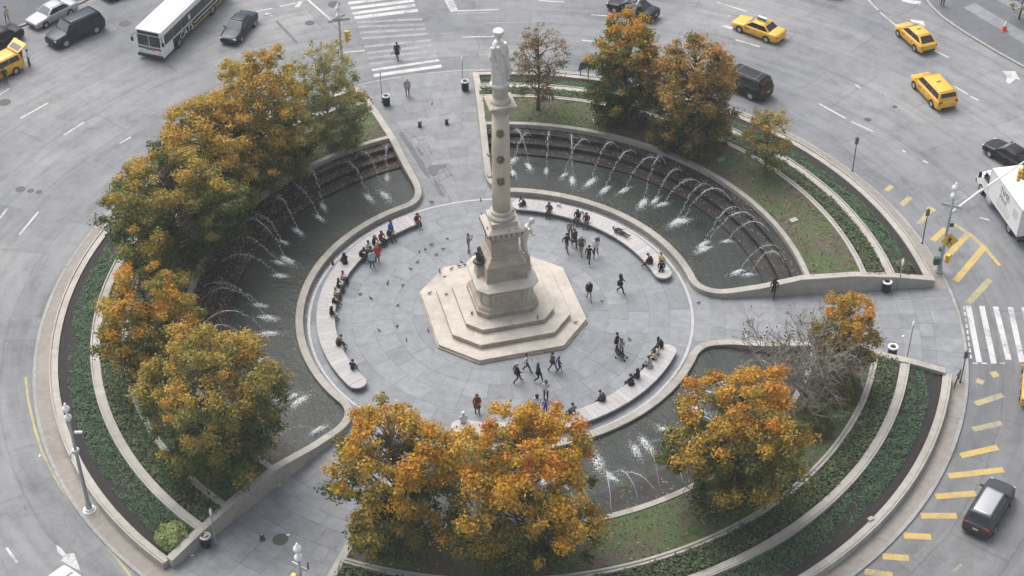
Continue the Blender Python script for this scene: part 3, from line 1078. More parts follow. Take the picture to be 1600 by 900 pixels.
for s_ in (-1, 1):
    mb.add([(0.12, 0.12 * s_, 1.95), (-0.20, 0.35 * s_, 2.75), (-0.42, 0.62 * s_, 2.3), (-0.40, 0.58 * s_, 1.1), (-0.05, 0.2 * s_, 0.8),
            (0.0, 0.2 * s_, 1.95), (-0.30, 0.45 * s_, 2.72), (-0.55, 0.72 * s_, 2.3), (-0.52, 0.66 * s_, 1.05), (-0.15, 0.3 * s_, 0.8)],
           [(0, 1, 2, 3, 4), (9, 8, 7, 6, 5), (0, 5, 6, 1), (1, 6, 7, 2), (2, 7, 8, 3), (3, 8, 9, 4), (4, 9, 5, 0)])
an = fused(mb, 'winged_figure', M_['statue'], mon, 0.036, iters=1)
an.location = (1.42, -0.1, 5.0)
an['label'] = 'white marble winged youth bending forward from the pedestal side'
an.scale = (1.1, 1.1, 1.1)
part('figure_ledge', lambda b: (b.box((1.70, -0.1, 4.2), (0.62, 0.9, 1.3), taper=0.8)), M_['marble'], 0.03)

# dark bronze eagle with spread wings on the left side
mb = MB()
mb.tube([(-0.1, 0, -0.5), (-0.25, 0, 0.0), (-0.30, 0, 0.5), (-0.42, 0, 0.85)], [0.16, 0.34, 0.30, 0.15], 10)
mb.tube([(-0.40, 0, 0.85), (-0.55, 0, 0.98), (-0.72, 0, 0.90)], [0.16, 0.15, 0.04], 8)
for s_ in (-1, 1):
    mb.add([(-0.2, 0.15 * s_, 0.6), (-0.25, 0.75 * s_, 1.2), (-0.35, 0.95 * s_, 0.7), (-0.30, 0.75 * s_, -0.3), (-0.15, 0.2 * s_, -0.3),
            (-0.02, 0.15 * s_, 0.6), (-0.08, 0.75 * s_, 1.2), (-0.15, 0.95 * s_, 0.7), (-0.12, 0.75 * s_, -0.3), (0.0, 0.2 * s_, -0.3)],
           [(0, 1, 2, 3, 4), (9, 8, 7, 6, 5), (0, 5, 6, 1), (1, 6, 7, 2), (2, 7, 8, 3), (3, 8, 9, 4), (4, 9, 5, 0)])
mb.lathe([(0.5, -0.6), (0.6, -0.45), (0.55, -0.25), (0.3, -0.15)], 14, 0, Matrix.Translation((-0.25, 0, 0)))
ea = fused(mb, 'bronze_eagle', M_['bronze'], mon, 0.036, iters=1)
ea.location = (-1.34, 0.0, 4.95)
ea.scale = (0.95, 0.72, 0.56)
ea['label'] = 'dark bronze eagle with raised wings on the pedestal side'
part('eagle_ledge', lambda b: (b.box((-1.66, 0.0, 4.0), (0.62, 1.0, 0.9), taper=0.8)), M_['marble'], 0.03)

# far corner pavements beyond the road, with kerbs
def corner(curve_px, far, label):
    cur = [g(*q, 0.03) for q in curve_px]
    pts = [(p.x, p.y) for p in cur] + far
    mb = MB()
    mb.prism(pts, ROAD - 0.05, 0.02)
    o = mb.build('corner_pavement', M_['cornerwalk'])
    tag(o, label, 'pavement', kind='structure')
    mb = MB()
    ctr = Vector((sum(p[0] for p in pts) / len(pts), sum(p[1] for p in pts) / len(pts), 0))
    for a, b in zip(cur, cur[1:]):
        d = (b - a).normalized()
        n_ = Vector((-d.y, d.x, 0))
        if n_.dot(ctr - a) > 0:
            n_ = -n_
        q = [a - n_ * 0.02, b - n_ * 0.02, b + n_ * 0.22, a + n_ * 0.22]
        mb.hexa([(p.x, p.y, ROAD - 0.05) for p in q] + [(p.x, p.y, 0.026) for p in q])
    mb.build('kerb_stone', M_['kerb'], o)
    return o


p_ = [(1420, -40), (1438, -15), (1450, 0), (1460, 12), (1475, 26), (1492, 38), (1510, 50), (1535, 65), (1560, 80), (1600, 102), (1640, 126)]
cr = corner(p_, [(60, 75), (60, 130), (34, 130)], 'slate grey corner pavement across the road at the upper right')
for k, (q0, q1) in enumerate((((1505, 12), (1600, 68)), ((1548, -5), (1600, 22)))):
    a, b = g(*q0, .03), g(*q1, .03)
    d = (b - a).normalized()
    n_ = Vector((-d.y, d.x, 0))
    L = (b - a).length
    i = 0
    while i * 1.55 < L + 8:
        s0 = a + d * i * 1.55
        pts = [s0, s0 + d * 1.5, s0 + d * 1.5 + n_ * 1.5, s0 + n_ * 1.5]
        mbp = MB()
        mbp.prism([(p.x, p.y) for p in pts], 0.0, 0.028)
        mbp.build('paving_slab', M_['pathslab'], cr)
        i += 1
corner([(-60, 62), (0, 46), (30, 39), (70, 25), (125, 2), (160, -16), (220, -50)], [(-40, 130), (-90, 130), (-90, 60)], 'pale pavement across the road at the upper left corner')
# ------------------------------------------------------------------ road markings (painted sheets a few mm above the road)
ZM = ROAD + 0.005
ZC = [0]


def strip(name, a, b, width, material, z=ZM):
    a, b = g(*a, ROAD), g(*b, ROAD)
    d = (b - a).normalized()
    n_ = Vector((-d.y, d.x, 0)) * width / 2
    ZC[0] += 1
    return sheet(name, [a - n_, b - n_, b + n_, a + n_], material, road, z + (ZC[0] % 12) * 0.0006)


def poly(name, px, material, z=ZM):
    return sheet(name, [g(*q, ROAD) for q in px], material, road, z)


WP, FP, YP, PY = M_['whitepaint'], M_['fadedpaint'], M_['yellowpaint'], M_['paleyellow']
for a, b, w, mt_ in (((584, 118), (690, 103), .5, WP), ((581, 109.6), (686, 94), .36, WP), ((577, 100), (683, 87), .4, FP), ((576, 91), (682, 79), .4, FP), ((574, 83), (676, 71), .4, FP),
                     ((570, 73), (673, 63), .4, FP), ((566, 60), (668, 53), .4, FP), ((563, 51), (666, 45), .4, FP), ((560, 42), (663, 38), .4, FP), ((558, 35), (660, 30), .4, FP),
                     ((554, 28), (653, 16), .55, WP), ((551, 21), (649, 8), .5, WP), ((548, 13), (647, 1), .5, WP), ((544, 5), (620, -4), .45, WP), ((540, -3), (615, -13), .45, WP)):
    strip('crosswalk_stripe', a, b, w, mt_)
for a, b in (((1513, 478), (1530, 566)), ((1534, 478), (1553, 568)), ((1555.6, 479), (1576, 562)), ((1578.7, 480), (1597, 566)), ((1600, 480), (1620, 566)), ((1622, 480), (1642, 566))):
    strip('crosswalk_stripe', a, b, 0.40, WP)
for i in range(9):
    t0, t1 = i / 9, (i + 0.6) / 9
    p = lambda t: (1506 + 12 * t + 3 * t * t * 0, 478 + 86 * t)
    strip('edge_dash', p(t0), p(t1), 0.13, WP)
for i in range(4):
    strip('edge_dash', (1520 + i * 14, 567.5), (1528 + i * 14, 568), 0.14, WP)
# lane dashes
for a, b in (((32, 185), (75, 161)), ((100, 211), (131, 191)), ((187, 224), (205, 214)), ((-5, 151), (15, 138)), ((30, 367), (60, 331)), ((0, 341), (11, 326)), ((715, 17), (779, 15)), ((722, 58), (772, 57)),
             ((537, 82), (570, 79)), ((400, 18), (426, 13)), ((437, 10), (462, 5)), ((924, 23), (960, 26)), ((909.5, 63), (940, 66)), ((1120, 3), (1167, 18)), ((1149, 62), (1187, 73)), ((842, 1), (882, 3)),
             ((1280, 162), (1321, 185)), ((1336, 132), (1345, 138)), ((1460, 79), (1482, 90)), ((1490, 134), (1512, 147)), ((1516, 150), (1529, 157)), ((1531, 340), (1546, 344)), ((1442, 251), (1450, 255)),
             ((10, 856), (27, 879)), ((1410, 235), (1415, 238))):
    strip('lane_dash', a, b, 0.17, WP)
for a, b in (((404, 27), (500, 3)), ((1357, 0), (1372, 16)), ((1375, 19), (1400, 40)), ((1349, -9), (1356, -2)), ((715, 21), (765, 19)), ((1330, 190), (1365, 206)), ((760, 36), (840, 34))):
    strip('lane_line', a, b, 0.15 if a[0] != 404 else 0.12, WP if a[0] > 1300 else FP)
strip('stop_bar', (700, -2), (710, 18), 0.75, WP)
poly('arrow_mark', [(460, 11), (466, 3), (473, 2), (468, 10)], WP)
poly('arrow_mark', [(415, 20), (428, 21), (424, 24), (414, 25)], WP)
poly('turn_arrow', [(1566, 111), (1586, 111), (1594, 125), (1587, 123), (1578, 131), (1572, 128), (1574, 119)], WP)
poly('turn_arrow', [(1422, 30), (1443, 33), (1446, 41), (1437, 38), (1424, 34)], WP)
poly('turn_arrow', [(1408, -4), (1422, 0), (1440, 2), (1437, 7), (1422, 5), (1410, 2)], WP)
poly('turn_arrow', [(88, 851), (97, 858), (103, 866), (116, 864), (126, 893), (95, 876), (99, 871), (90, 862)], WP)
poly('turn_arrow', [(1128, 41), (1134, 39), (1146, 43), (1143, 46)], WP)
poly('worn_mark', [(1136, 24), (1143, 24), (1140, 27)], WP)
# yellow hatching on the right, yellow kerb line on the left
for a, b, w, mt_ in (((1436, 350), (1455, 327), .42, PY), ((1449, 324), (1461, 330), .45, PY), ((1457, 376), (1478, 357), .5, YP), ((1476, 405), (1514, 364), .5, YP), ((1493, 439), (1537, 387), .52, YP),
                     ((1512, 474), (1547, 437), .5, PY), ((1488, 349), (1516, 366), .24, PY), ((1515, 366), (1540, 388), .34, YP), ((1539, 387), (1562, 415), .28, YP), ((1385, 298), (1394, 290), .45, PY), ((1408, 321), (1422, 308), .45, PY),
                     ((1501, 712), (1559, 699), .5, YP), ((1482, 744), (1568, 734), .5, YP), ((1462, 776), (1525, 771), .5, YP), ((1439, 806), (1495, 806), .5, YP), ((1412, 837), (1455, 839), .5, YP),
                     ((1379, 869), (1420, 872), .5, YP), ((1351, 893), (1395, 899), .5, YP), ((1524, 631), (1567, 617), .48, PY), ((1520, 671), (1565, 661), .48, PY), ((1549, 586), (1559, 584), .55, PY), ((1526, 594), (1537, 598), .5, PY),
                     ((1490, 892), (1503, 882), .2, PY)):
    strip('yellow_bar', a, b, w, mt_)
yl = [(40, 590), (44, 625), (55, 672), (66, 706), (85, 745), (102, 771), (120, 796), (142, 824), (165, 850), (200, 895), (225, 925)]
for a, b in zip(yl, yl[1:]):
    strip('yellow_kerb_line', a, b, 0.16, PY)
# tar repairs, seams, manholes
for a, b, w in (((432, 33), (465, 68), .25), ((10, 105), (60, 78), .05), ((1025, 66), (1031, 54), .25), ((1296, 168), (1372, 118), .05)):
    strip('tar_seam', a, b, w, M_['darkpatch'])
for px, rr_ in (((195, 37), .55), ((7, 160), .55), ((522, 7), .6), ((484, 36), .45), ((1356, 187), .3), ((1398, 167), .22), ((32, 296), .4), ((48, 298), .28), ((61, 300), .26)):
    c = g(*px, ROAD)
    mb = MB()
    mb.lathe([(rr_, 0), (rr_, 0.004), (rr_ * .9, 0.006)], 20, 0, Matrix.Translation((c.x, c.y, ROAD)))
    mb.build('manhole_cover', M_['iron'], road)
c = g(438, 843)
mb = MB()
mb.lathe([(0.5, 0.0), (0.5, 0.008), (0.45, 0.010)], 24, 0, Matrix.Translation((c.x, c.y, 0.002)))
tag(mb.build('manhole_cover', M_['iron']), 'round iron manhole cover in the southwest path paving', 'manhole')

# ------------------------------------------------------------------ trees
GREEN = [(0.018, 0.034, 0.014), (0.034, 0.056, 0.020), (0.075, 0.088, 0.026), (0.17, 0.13, 0.03)]
P_MAPLE = [(0.051, 0.094, 0.034), (0.102, 0.142, 0.044), (0.232, 0.223, 0.058), (0.478, 0.331, 0.06), (0.662, 0.364, 0.054), (0.626, 0.298, 0.049)]
P_GOLD = [(0.058, 0.099, 0.034), (0.157, 0.177, 0.047), (0.398, 0.271, 0.055), (0.626, 0.396, 0.05), (0.626, 0.358, 0.045), (0.624, 0.269, 0.041)]
P_OLIVE = [(0.052, 0.098, 0.038), (0.104, 0.148, 0.05), (0.199, 0.215, 0.064), (0.362, 0.31, 0.083), (0.515, 0.371, 0.079), (0.594, 0.365, 0.081)]
P_RUST = [(0.064, 0.087, 0.04), (0.129, 0.136, 0.055), (0.259, 0.212, 0.072), (0.449, 0.293, 0.084), (0.538, 0.316, 0.09), (0.516, 0.277, 0.09)]
P_BROWN = [(0.12, 0.1, 0.05), (0.19, 0.145, 0.065), (0.28, 0.195, 0.095), (0.36, 0.245, 0.13), (0.28, 0.22, 0.075)]
P_PALE = [(0.084, 0.132, 0.056), (0.158, 0.21, 0.079), (0.248, 0.28, 0.102), (0.341, 0.333, 0.114), (0.472, 0.383, 0.12)]
P_YELL = [(0.156, 0.156, 0.054), (0.308, 0.26, 0.083), (0.467, 0.362, 0.099), (0.506, 0.356, 0.103)]


def pal(t, cols):
    C = np.array(cols)
    t = np.clip(t, 0, 0.9999) * (len(cols) - 1)
    i = t.astype(int)
    return C[i] + (C[i + 1] - C[i]) * (t - i)[:, None]


def radius_at(h):
    h = np.asarray(h, float)
    a = np.where(h > 0.40, (h - 0.40) / 0.62, (0.40 - h) / 0.47)
    return np.sqrt(np.clip(1 - a * a, 0, 1))


def tree(label, pos, top, bottom, W, palette, seed, clumps=95, leaves=150, leaf=0.15, dens=1.5, bias=0.0, trunk=0.20, barkm=None, base=1.38, lean=(0, 0), name='tree', group=None, tipbare=0, cr=1.0):
    rng = np.random.default_rng(seed)
    clumps, leaves, leaf = int(clumps * dens * 1.45), int(leaves * 2.0), leaf * 0.60
    t = thing(name, label, 'tree', (pos[0], pos[1], base), group=group)
    H = top - base
    b0 = bottom - base
    # clump centres: on lobed shell and inside
    P, hs = [], []
    ph = rng.uniform(0, 6.28, 6)
    while len(P) < clumps:
        h = rng.uniform(0.02, 0.97)
        a = rng.uniform(0, 2 * PI)
        lob = 1 + 0.14 * math.sin(3 * a + ph[0] + 4 * h) + 0.10 * math.sin(5 * a + ph[1] - 7 * h)
        R = W / 2 * float(radius_at(h)) * lob
        if rng.random() > (R / (W / 2)) ** 1.2 + 0.08:
            continue
        q = rng.random() ** 0.42
        if q < 0.35:
            q = 0.35 + rng.random() * 0.6
        c = np.array([R * q * math.cos(a) + lean[0] * h, R * q * math.sin(a) + lean[1] * h, b0 + (H - b0) * h])
        P.append(c)
        hs.append((h, q))
    P = np.array(P)
    hs = np.array(hs)
    # trunk and limbs
    mb = MB()
    th = b0 + (H - b0) * 0.55
    tp = [(0, 0, -0.15), (0.03, 0.0, th * .3), (lean[0] * .2 + .06, lean[1] * .2, th * .65), (lean[0] * .5, lean[1] * .5, th), (lean[0] * .8, lean[1] * .8, H * 0.90)]
    mb.tube(tp, [trunk * 1.25, trunk, trunk * .8, trunk * .5, trunk * .12], 9)
    tr = mb.build('trunk', barkm or M_['bark'], t, True)
    mb = MB()
    order = rng.permutation(len(P))[: max(12, len(P) // 2)]
    for k in order:
        c = P[k]
        z0 = max(0.6, min(c[2] - 0.35 * np.hypot(c[0], c[1]) - 0.3, H * 0.8))
        s = np.array([lean[0] * z0 / H * .8, lean[1] * z0 / H * .8, z0])
        mid = s + (c - s) * 0.5 + np.array([rng.normal(0, .15), rng.normal(0, .15), 0.18 * np.hypot(c[0], c[1]) * 0.4])
        r0 = trunk * (0.16 + 0.22 * rng.random())
        mb.tube([s, mid, c], [r0, r0 * .6, r0 * .2], 5)
    mb.build('limbs', barkm or M_['bark'], t, True)
    # leaves
    allP, allN, allC = [], [], []
    for k in range(len(P)):
        h, q = hs[k]
        R = cr * (0.40 + 0.45 * rng.random()) * (0.8 if h > 0.85 else 1.0) * (W / 8.0) ** 0.45
        n = int(leaves * (R / 0.8) ** 1.8 * rng.uniform(0.7, 1.25))
        if tipbare and h > 0.72:
            n = int(n * 0.40)
        d = rng.normal(size=(n, 3))
        d[:, 2] = d[:, 2] * 0.75 + 0.25
        d /= np.linalg.norm(d, axis=1, keepdims=True)
        rr = R * np.minimum(np.abs(rng.normal(0.60, 0.32, n)), 1.15)
        ax = rng.uniform(0.75, 1.3, 2)
        pts = P[k] + d * rr[:, None] * np.array([ax[0], ax[1], 0.72])
        pts[:, 2] -= 0.10 * rr * rng.random(n)
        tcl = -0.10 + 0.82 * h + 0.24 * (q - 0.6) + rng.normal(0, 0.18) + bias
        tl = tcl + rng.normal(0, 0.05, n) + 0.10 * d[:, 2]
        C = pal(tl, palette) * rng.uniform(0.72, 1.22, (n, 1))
        allP.append(pts)
        allN.append(d * 0.7 + rng.normal(size=(n, 3)) * 0.45 + np.array([0, 0, 0.35]))
        allC.append(C)
    V = leaf_quads(np.concatenate(allP), np.concatenate(allN), leaf, rng)
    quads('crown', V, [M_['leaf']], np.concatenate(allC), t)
    return t


TG = 'trees in the planted beds'
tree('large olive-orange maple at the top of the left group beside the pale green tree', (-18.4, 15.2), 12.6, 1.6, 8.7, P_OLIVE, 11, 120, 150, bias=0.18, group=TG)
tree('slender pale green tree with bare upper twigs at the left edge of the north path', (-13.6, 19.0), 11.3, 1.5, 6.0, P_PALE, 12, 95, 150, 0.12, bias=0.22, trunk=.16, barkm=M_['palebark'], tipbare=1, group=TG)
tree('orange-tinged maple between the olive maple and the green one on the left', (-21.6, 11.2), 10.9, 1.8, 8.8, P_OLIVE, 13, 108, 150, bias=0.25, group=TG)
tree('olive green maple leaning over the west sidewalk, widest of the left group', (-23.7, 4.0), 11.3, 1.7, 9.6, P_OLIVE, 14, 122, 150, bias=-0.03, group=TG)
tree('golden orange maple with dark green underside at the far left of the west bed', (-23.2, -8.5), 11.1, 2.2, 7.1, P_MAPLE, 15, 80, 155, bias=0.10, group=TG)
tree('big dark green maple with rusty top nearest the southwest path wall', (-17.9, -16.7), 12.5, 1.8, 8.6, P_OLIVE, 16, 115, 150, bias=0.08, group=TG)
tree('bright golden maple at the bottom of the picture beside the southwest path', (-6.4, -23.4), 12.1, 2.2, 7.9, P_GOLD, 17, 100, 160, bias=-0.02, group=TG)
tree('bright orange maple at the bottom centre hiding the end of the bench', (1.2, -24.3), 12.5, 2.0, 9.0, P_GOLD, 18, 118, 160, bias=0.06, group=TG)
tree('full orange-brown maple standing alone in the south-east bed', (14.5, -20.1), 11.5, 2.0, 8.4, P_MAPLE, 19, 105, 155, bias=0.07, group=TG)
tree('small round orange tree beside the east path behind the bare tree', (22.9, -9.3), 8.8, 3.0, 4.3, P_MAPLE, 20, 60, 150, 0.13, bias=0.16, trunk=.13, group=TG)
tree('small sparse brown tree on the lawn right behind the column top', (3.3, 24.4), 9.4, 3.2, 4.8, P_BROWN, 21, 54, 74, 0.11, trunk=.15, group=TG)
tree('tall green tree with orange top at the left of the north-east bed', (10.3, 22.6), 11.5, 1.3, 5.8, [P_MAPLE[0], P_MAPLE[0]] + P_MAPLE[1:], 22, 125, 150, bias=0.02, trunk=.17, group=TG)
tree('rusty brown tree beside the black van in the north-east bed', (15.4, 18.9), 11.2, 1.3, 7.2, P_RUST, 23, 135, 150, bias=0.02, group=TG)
tree('small loose yellow-olive tree near the outer wall of the north-east bed', (20.9, 15.0), 7.5, 2.0, 3.8, P_YELL, 24, 42, 120, 0.12, trunk=.09, group=TG)
tree('thin yellowing street tree on the far upper right pavement', g(1592, 30)[:2], 4.6, 1.0, 2.6, P_YELL, 25, 16, 60, 0.14, trunk=.08, base=0.02)

# leafless tree by the east path
rng = np.random.default_rng(5)
bt = thing('bare_tree', 'leafless grey tree with spreading branches beside the east path', 'tree', (*g(1258, 640, 1.38)[:2], 1.38), group=TG)
mb, mbb = MB(), MB()
tips = []


def branch(m_, p, d, L, r, depth):
    pts = [np.array(p)]
    dd = np.array(d, float)
    for i in range(3):
        dd = dd + rng.normal(0, .16, 3) + np.array([0, 0, 0.05])
        dd /= np.linalg.norm(dd)
        pts.append(pts[-1] + dd * L / 3)
    m_.tube(pts, [max(.015, r), max(.014, r * .85), max(.013, r * .7), max(.011, r * .5)], 6 if depth < 2 else (4 if depth < 4 else 3))
    if depth >= 5:
        tips.append(pts[-1])
        return
    for i in range(4 if depth < 4 else 3):
        q = pts[1 + (i % 3)] if i else pts[-1]
        nd = dd + rng.normal(0, .62, 3)
        nd[2] = max(nd[2], -0.15)
        nd /= np.linalg.norm(nd)
        branch(mbb, q, nd, L * rng.uniform(.62, .82), r * .60, depth + 1)


mb.tube([(0, 0, -.15), (0.02, 0, .6), (0.05, 0.05, 1.3)], [.22, .17, .15], 8)
for d in ((.35, .35, .8), (-.7, .25, .6), (.0, -.5, .7), (-.3, .55, .7), (-.1, .1, 1), (-.5, -.2, .75), (.2, .6, .7)):
    branch(mbb, (0.05, 0.05, 1.0), d, 2.35, .10, 1)
mb.build('trunk', M_['palebark'], bt, True)
mbb.build('branches', M_['palebark'], bt, True, fix=False)
tips = np.array(tips)
sel = tips[rng.random(len(tips)) < 0.14]
n = 5
P = np.repeat(sel, n, 0) + rng.normal(0, .16, (len(sel) * n, 3))
quads('sparse_leaves', leaf_quads(P, rng.normal(size=P.shape), 0.09, rng), [M_['leaf']], pal(rng.random(len(P)), [(0.09, 0.10, 0.04), (0.17, 0.15, 0.05), (0.24, 0.18, 0.07)]), bt)


def bush(label, px, r, palette, seed, base, n=2600, name='shrub'):
    rng = np.random.default_rng(seed)
    c = g(*px, base)
    t = thing(name, label, 'shrub', c)
    d = rng.normal(size=(n, 3))
    d /= np.linalg.norm(d, axis=1, keepdims=True)
    d[:, 2] = np.abs(d[:, 2])
    lob = 1 + .12 * np.sin(d[:, 0] * 7 + d[:, 1] * 5) * np.sin(d[:, 2] * 6 + 1)
    P = d * (r * lob * rng.uniform(.75, 1.03, n))[:, None] * np.array([1, 1, 0.95])
    quads('foliage', leaf_quads(P, d + rng.normal(size=(n, 3)) * .4, 0.075, rng), [M_['leaf']], pal(.35 * d[:, 2] + .65 * rng.random(n), palette) * rng.uniform(.75, 1.2, (n, 1)), t)
    mb = MB()
    for i in range(6):
        a = i * 1.05
        mb.tube([(0, 0, -.15), (.2 * math.cos(a), .2 * math.sin(a), r * .4), (.55 * r * math.cos(a), .55 * r * math.sin(a), r * .75)], [.03, .022, .01], 5)
    mb.build('stem', M_['bark'], t)


bush('round pale yellow-green shrub in the corner of the west bed by the litter bin', (270, 843), 1.12, [(0.17, 0.24, 0.09), (0.36, 0.43, 0.17), (0.52, 0.56, 0.27)], 31, 0.5)
bush('round grey-green shrub in the corner of the north-east bed', (1408, 425), 0.95, [(0.09, 0.105, 0.06), (0.17, 0.18, 0.11), (0.28, 0.27, 0.17)], 32, 0.55)

bush('loose yellow-green shrub under the right side of the bare tree', (1305, 612), 1.75, [(0.09, 0.12, 0.045), (0.17, 0.19, 0.065), (0.30, 0.27, 0.085)], 33, 1.38, 2600)
bush('low olive shrub at the foot of the bare tree', (1268, 668), 1.5, [(0.07, 0.10, 0.045), (0.13, 0.155, 0.06), (0.22, 0.21, 0.085)], 34, 1.38, 2200)

# ------------------------------------------------------------------ fountain jets
def jet(sec, ang, r0, r1, zt, label, seed, splash=1.0, z0=1.02):
    rng = np.random.default_rng(seed)
    thin = {'west': .55, 'south-east': .8}.get(sec, .85) * rng.uniform(.7, 1.15)
    t = thing('water_jet', label, 'water jet', (*pol(r0, ang), z0), group='fountain jets of the %s pool' % sec)
    o = np.array([*pol(r0, ang), z0])
    e = np.array([*pol(r1, ang + rng.uniform(-4.5, 4.5)), 0.24])
    mb = MB()
    n = 17
    pts = []
    # parabola from o to e with apex zt
    va = math.sqrt(2 * 9.8 * (zt - z0))
    T = (va + math.sqrt(2 * 9.8 * (zt - 0.24))) / 9.8
    for i in range(n):
        s_ = i / (n - 1)
        tt = s_ * T
        p = o + (e - o) * s_
        p[2] = z0 + va * tt - 4.9 * tt * tt
        p += rng.normal(0, .006 + .05 * s_ * s_, 3)
        pts.append(p - o)
    cut = int(rng.integers(8, 12))
    mb.tube(pts[:cut], [thin * (0.025 + 0.007 * math.sin(i * 2.1) + .0012 * i) for i in range(cut)], 5)
    mb.build('stream', M_['stream'], t, True)
    mb = MB()
    for i in range(cut - 1, n - 1):
        for k in range(11):
            f = rng.random()
            q = np.array(pts[i]) * (1 - f) + np.array(pts[i + 1]) * f + rng.normal(0, .045, 3)
            mb.lathe([(0.005, -.05), (.017, -.015), (.013, .03), (.004, .05)], 5, 0, Matrix.Translation(q))
    for k in range(70):
        i = rng.integers(4, cut)
        q = np.array(pts[i]) + rng.normal(0, .13, 3)
        mb.lathe([(0.004, -.03), (.012, -.01), (.009, .02), (.003, .03)], 4, 0, Matrix.Translation(q))
    mb.build('spray', M_['foam'], t, True)['kind'] = 'stuff'
    mb = MB()
    dirv = (e - o)[:2]
    dirv /= np.linalg.norm(dirv)
    nrm = np.array([-dirv[1], dirv[0]])
    for k in range(int(460 * splash)):
        u, v = rng.normal(0, .58) + .1, rng.normal(0, .20)
        w_ = math.exp(-(u * u / .35 + v * v / .06))
        q = e[:2] - o[:2] + dirv * u * splash ** .5 + nrm * v * splash ** .5
        s_ = rng.uniform(.02, .055) * (.4 + .9 * w_)
        hgt = abs(rng.normal(0, .09)) * w_
        a = rng.uniform(0, 6.28)
        vs = [(q[0] + s_ * math.cos(a + j * 1.257) * rng.uniform(.6, 1.3), q[1] + s_ * math.sin(a + j * 1.257) * rng.uniform(.6, 1.3), e[2] - z0 + hgt) for j in range(5)] + [(q[0], q[1], e[2] - z0 + hgt + s_ * .5)]
        mb.add(vs, [(j, (j + 1) % 5, 5) for j in range(5)])
    mb.build('splash', M_['foam'], t, fix=False)['kind'] = 'stuff'


ORD = ['first', 'second', 'third', 'fourth', 'fifth', 'sixth', 'seventh', 'eighth', 'ninth', 'tenth', 'eleventh', 'twelfth', 'thirteenth', 'fourteenth', 'fifteenth', 'sixteenth', 'seventeenth', 'eighteenth', 'nineteenth', 'twentieth', 'twenty-first', 'twenty-second', 'twenty-third', 'twenty-fourth']
rj = random.Random(12)
for sec, a0, a1, n, home in (('north-east', 90.5, 10.0, 19, 'north path'), ('west', 116.0, 225.0, 20, 'north path'), ('south-east', -78.0, -26.0, 16, 'southwest path')):
    for i in range(n):
        a = a0 + (a1 - a0) * (i + rj.uniform(-.42, .42)) / (n - 1)
        big = rj.random() < .35
        jet(sec, a, rj.uniform(21.2, 21.9), rj.uniform(16.7, 18.9) if not big else rj.uniform(16.5, 17.4), rj.uniform(1.75, 2.5) if not big else rj.uniform(2.4, 3.1),
            '%s white jet of the %s pool counted from the %s' % (ORD[i], sec, home), 200 + i + 40 * len(sec), rj.uniform(.35, .75) if not big else rj.uniform(.8, 1.2))
# ------------------------------------------------------------------ vehicles
PAINT = {
    'taxi': mat('taxi_yellow', (0.80, 0.43, 0.025), 0.3, coat=0.6, var=0.04, scale=3),
    'black': mat('black_car_paint', (0.010, 0.011, 0.014), 0.32, coat=0.10, spec=0.28),
    'navy': mat('navy_car_paint', (0.008, 0.019, 0.040), 0.30, coat=0.12, spec=0.3),
    'silver': mat('silver_car_paint', (0.42, 0.43, 0.46), 0.35, 0.2, coat=0.2),
    'grey': mat('graphite_car_paint', (0.055, 0.058, 0.066), 0.32, 0.2, coat=0.15, spec=0.35),
    'white': mat('white_car_paint', (0.80, 0.80, 0.80), 0.3, coat=0.4),
}


def loft(mb, stations, mi=0):
    k = len(stations[0][1])
    prof = []
    for x, half in stations:
        ring = [(x, y, z) for y, z in half] + [(x, -y, z) for y, z in reversed(half[1:-1])]
        prof.append(ring)
    n = len(prof[0])
    vs = [p for r in prof for p in r]
    fs = []
    for i in range(len(prof) - 1):
        for j in range(n):
            j2 = (j + 1) % n
            fs.append((i * n + j, i * n + j2, (i + 1) * n + j2, (i + 1) * n + j))
    fs += [tuple(range(n - 1, -1, -1)), tuple((len(prof) - 1) * n + j for j in range(n))]
    mb.add(vs, fs, mi)


def panel(mb, A, B, C, D, u0, u1, v0, v1, off=0.014, th=0.012, mi=0):
    """slab on the quad A B C D (bottom-left, bottom-right, top-right, top-left seen from outside)"""
    A, B, C, D = (Vector(q) for q in (A, B, C, D))
    nrm = (B - A).cross(D - A).normalized()

    def P(u, v):
        return (A * (1 - u) + B * u) * (1 - v) + (D * (1 - u) + C * u) * v
    q = [P(u0, v0), P(u1, v0), P(u1, v1), P(u0, v1)]
    mb.hexa([tuple(p + nrm * (off - th)) for p in q] + [tuple(p + nrm * off) for p in q], mi)


WHEEL_CACHE = {}


def wheel_mesh(R, w):
    key = (round(R, 3), w)
    if key not in WHEEL_CACHE:
        X = Matrix.Rotation(PI / 2, 4, 'X')
        mb = MB()
        mb.arc([(R * .60, -w / 2), (R * .93, -w / 2), (R, -w * .32), (R, w * .32), (R * .93, w / 2), (R * .60, w / 2)], 0, 360, 22)
        mb.v = [tuple(X @ Vector(q)) for q in mb.v]
        ty = mb.mesh('tyre', [M_['tyre']])
        mb = MB()
        mb.lathe([(R * .64, -w * .40), (R * .64, w * .46), (R * .56, w * .50), (R * .50, w * .42), (R * .18, w * .44), (R * .14, w * .50)], 18, 0, X)
        mb.lathe([(R * .64, w * .40), (R * .64, -w * .46), (R * .56, -w * .50), (R * .50, -w * .42), (R * .18, -w * .44), (R * .14, -w * .50)], 18, 0, X)
        for i in range(5):
            mb.box((0, 0, R * .35), (R * .14, w * .98, R * .40), 0, Matrix.Rotation(i * 2 * PI / 5, 4, 'Y'))
        rm = mb.mesh('rim', [M_['alloy']])
        WHEEL_CACHE[key] = (ty, rm)
    return WHEEL_CACHE[key]


def add_wheels(t, R, w, xs, ys):
    ty, rm = wheel_mesh(R, w)
    for x in xs:
        for y in ys:
            o = link('wheel', ty, t)
            o.location = (x, y, R)
            r = link('rim', rm, o)


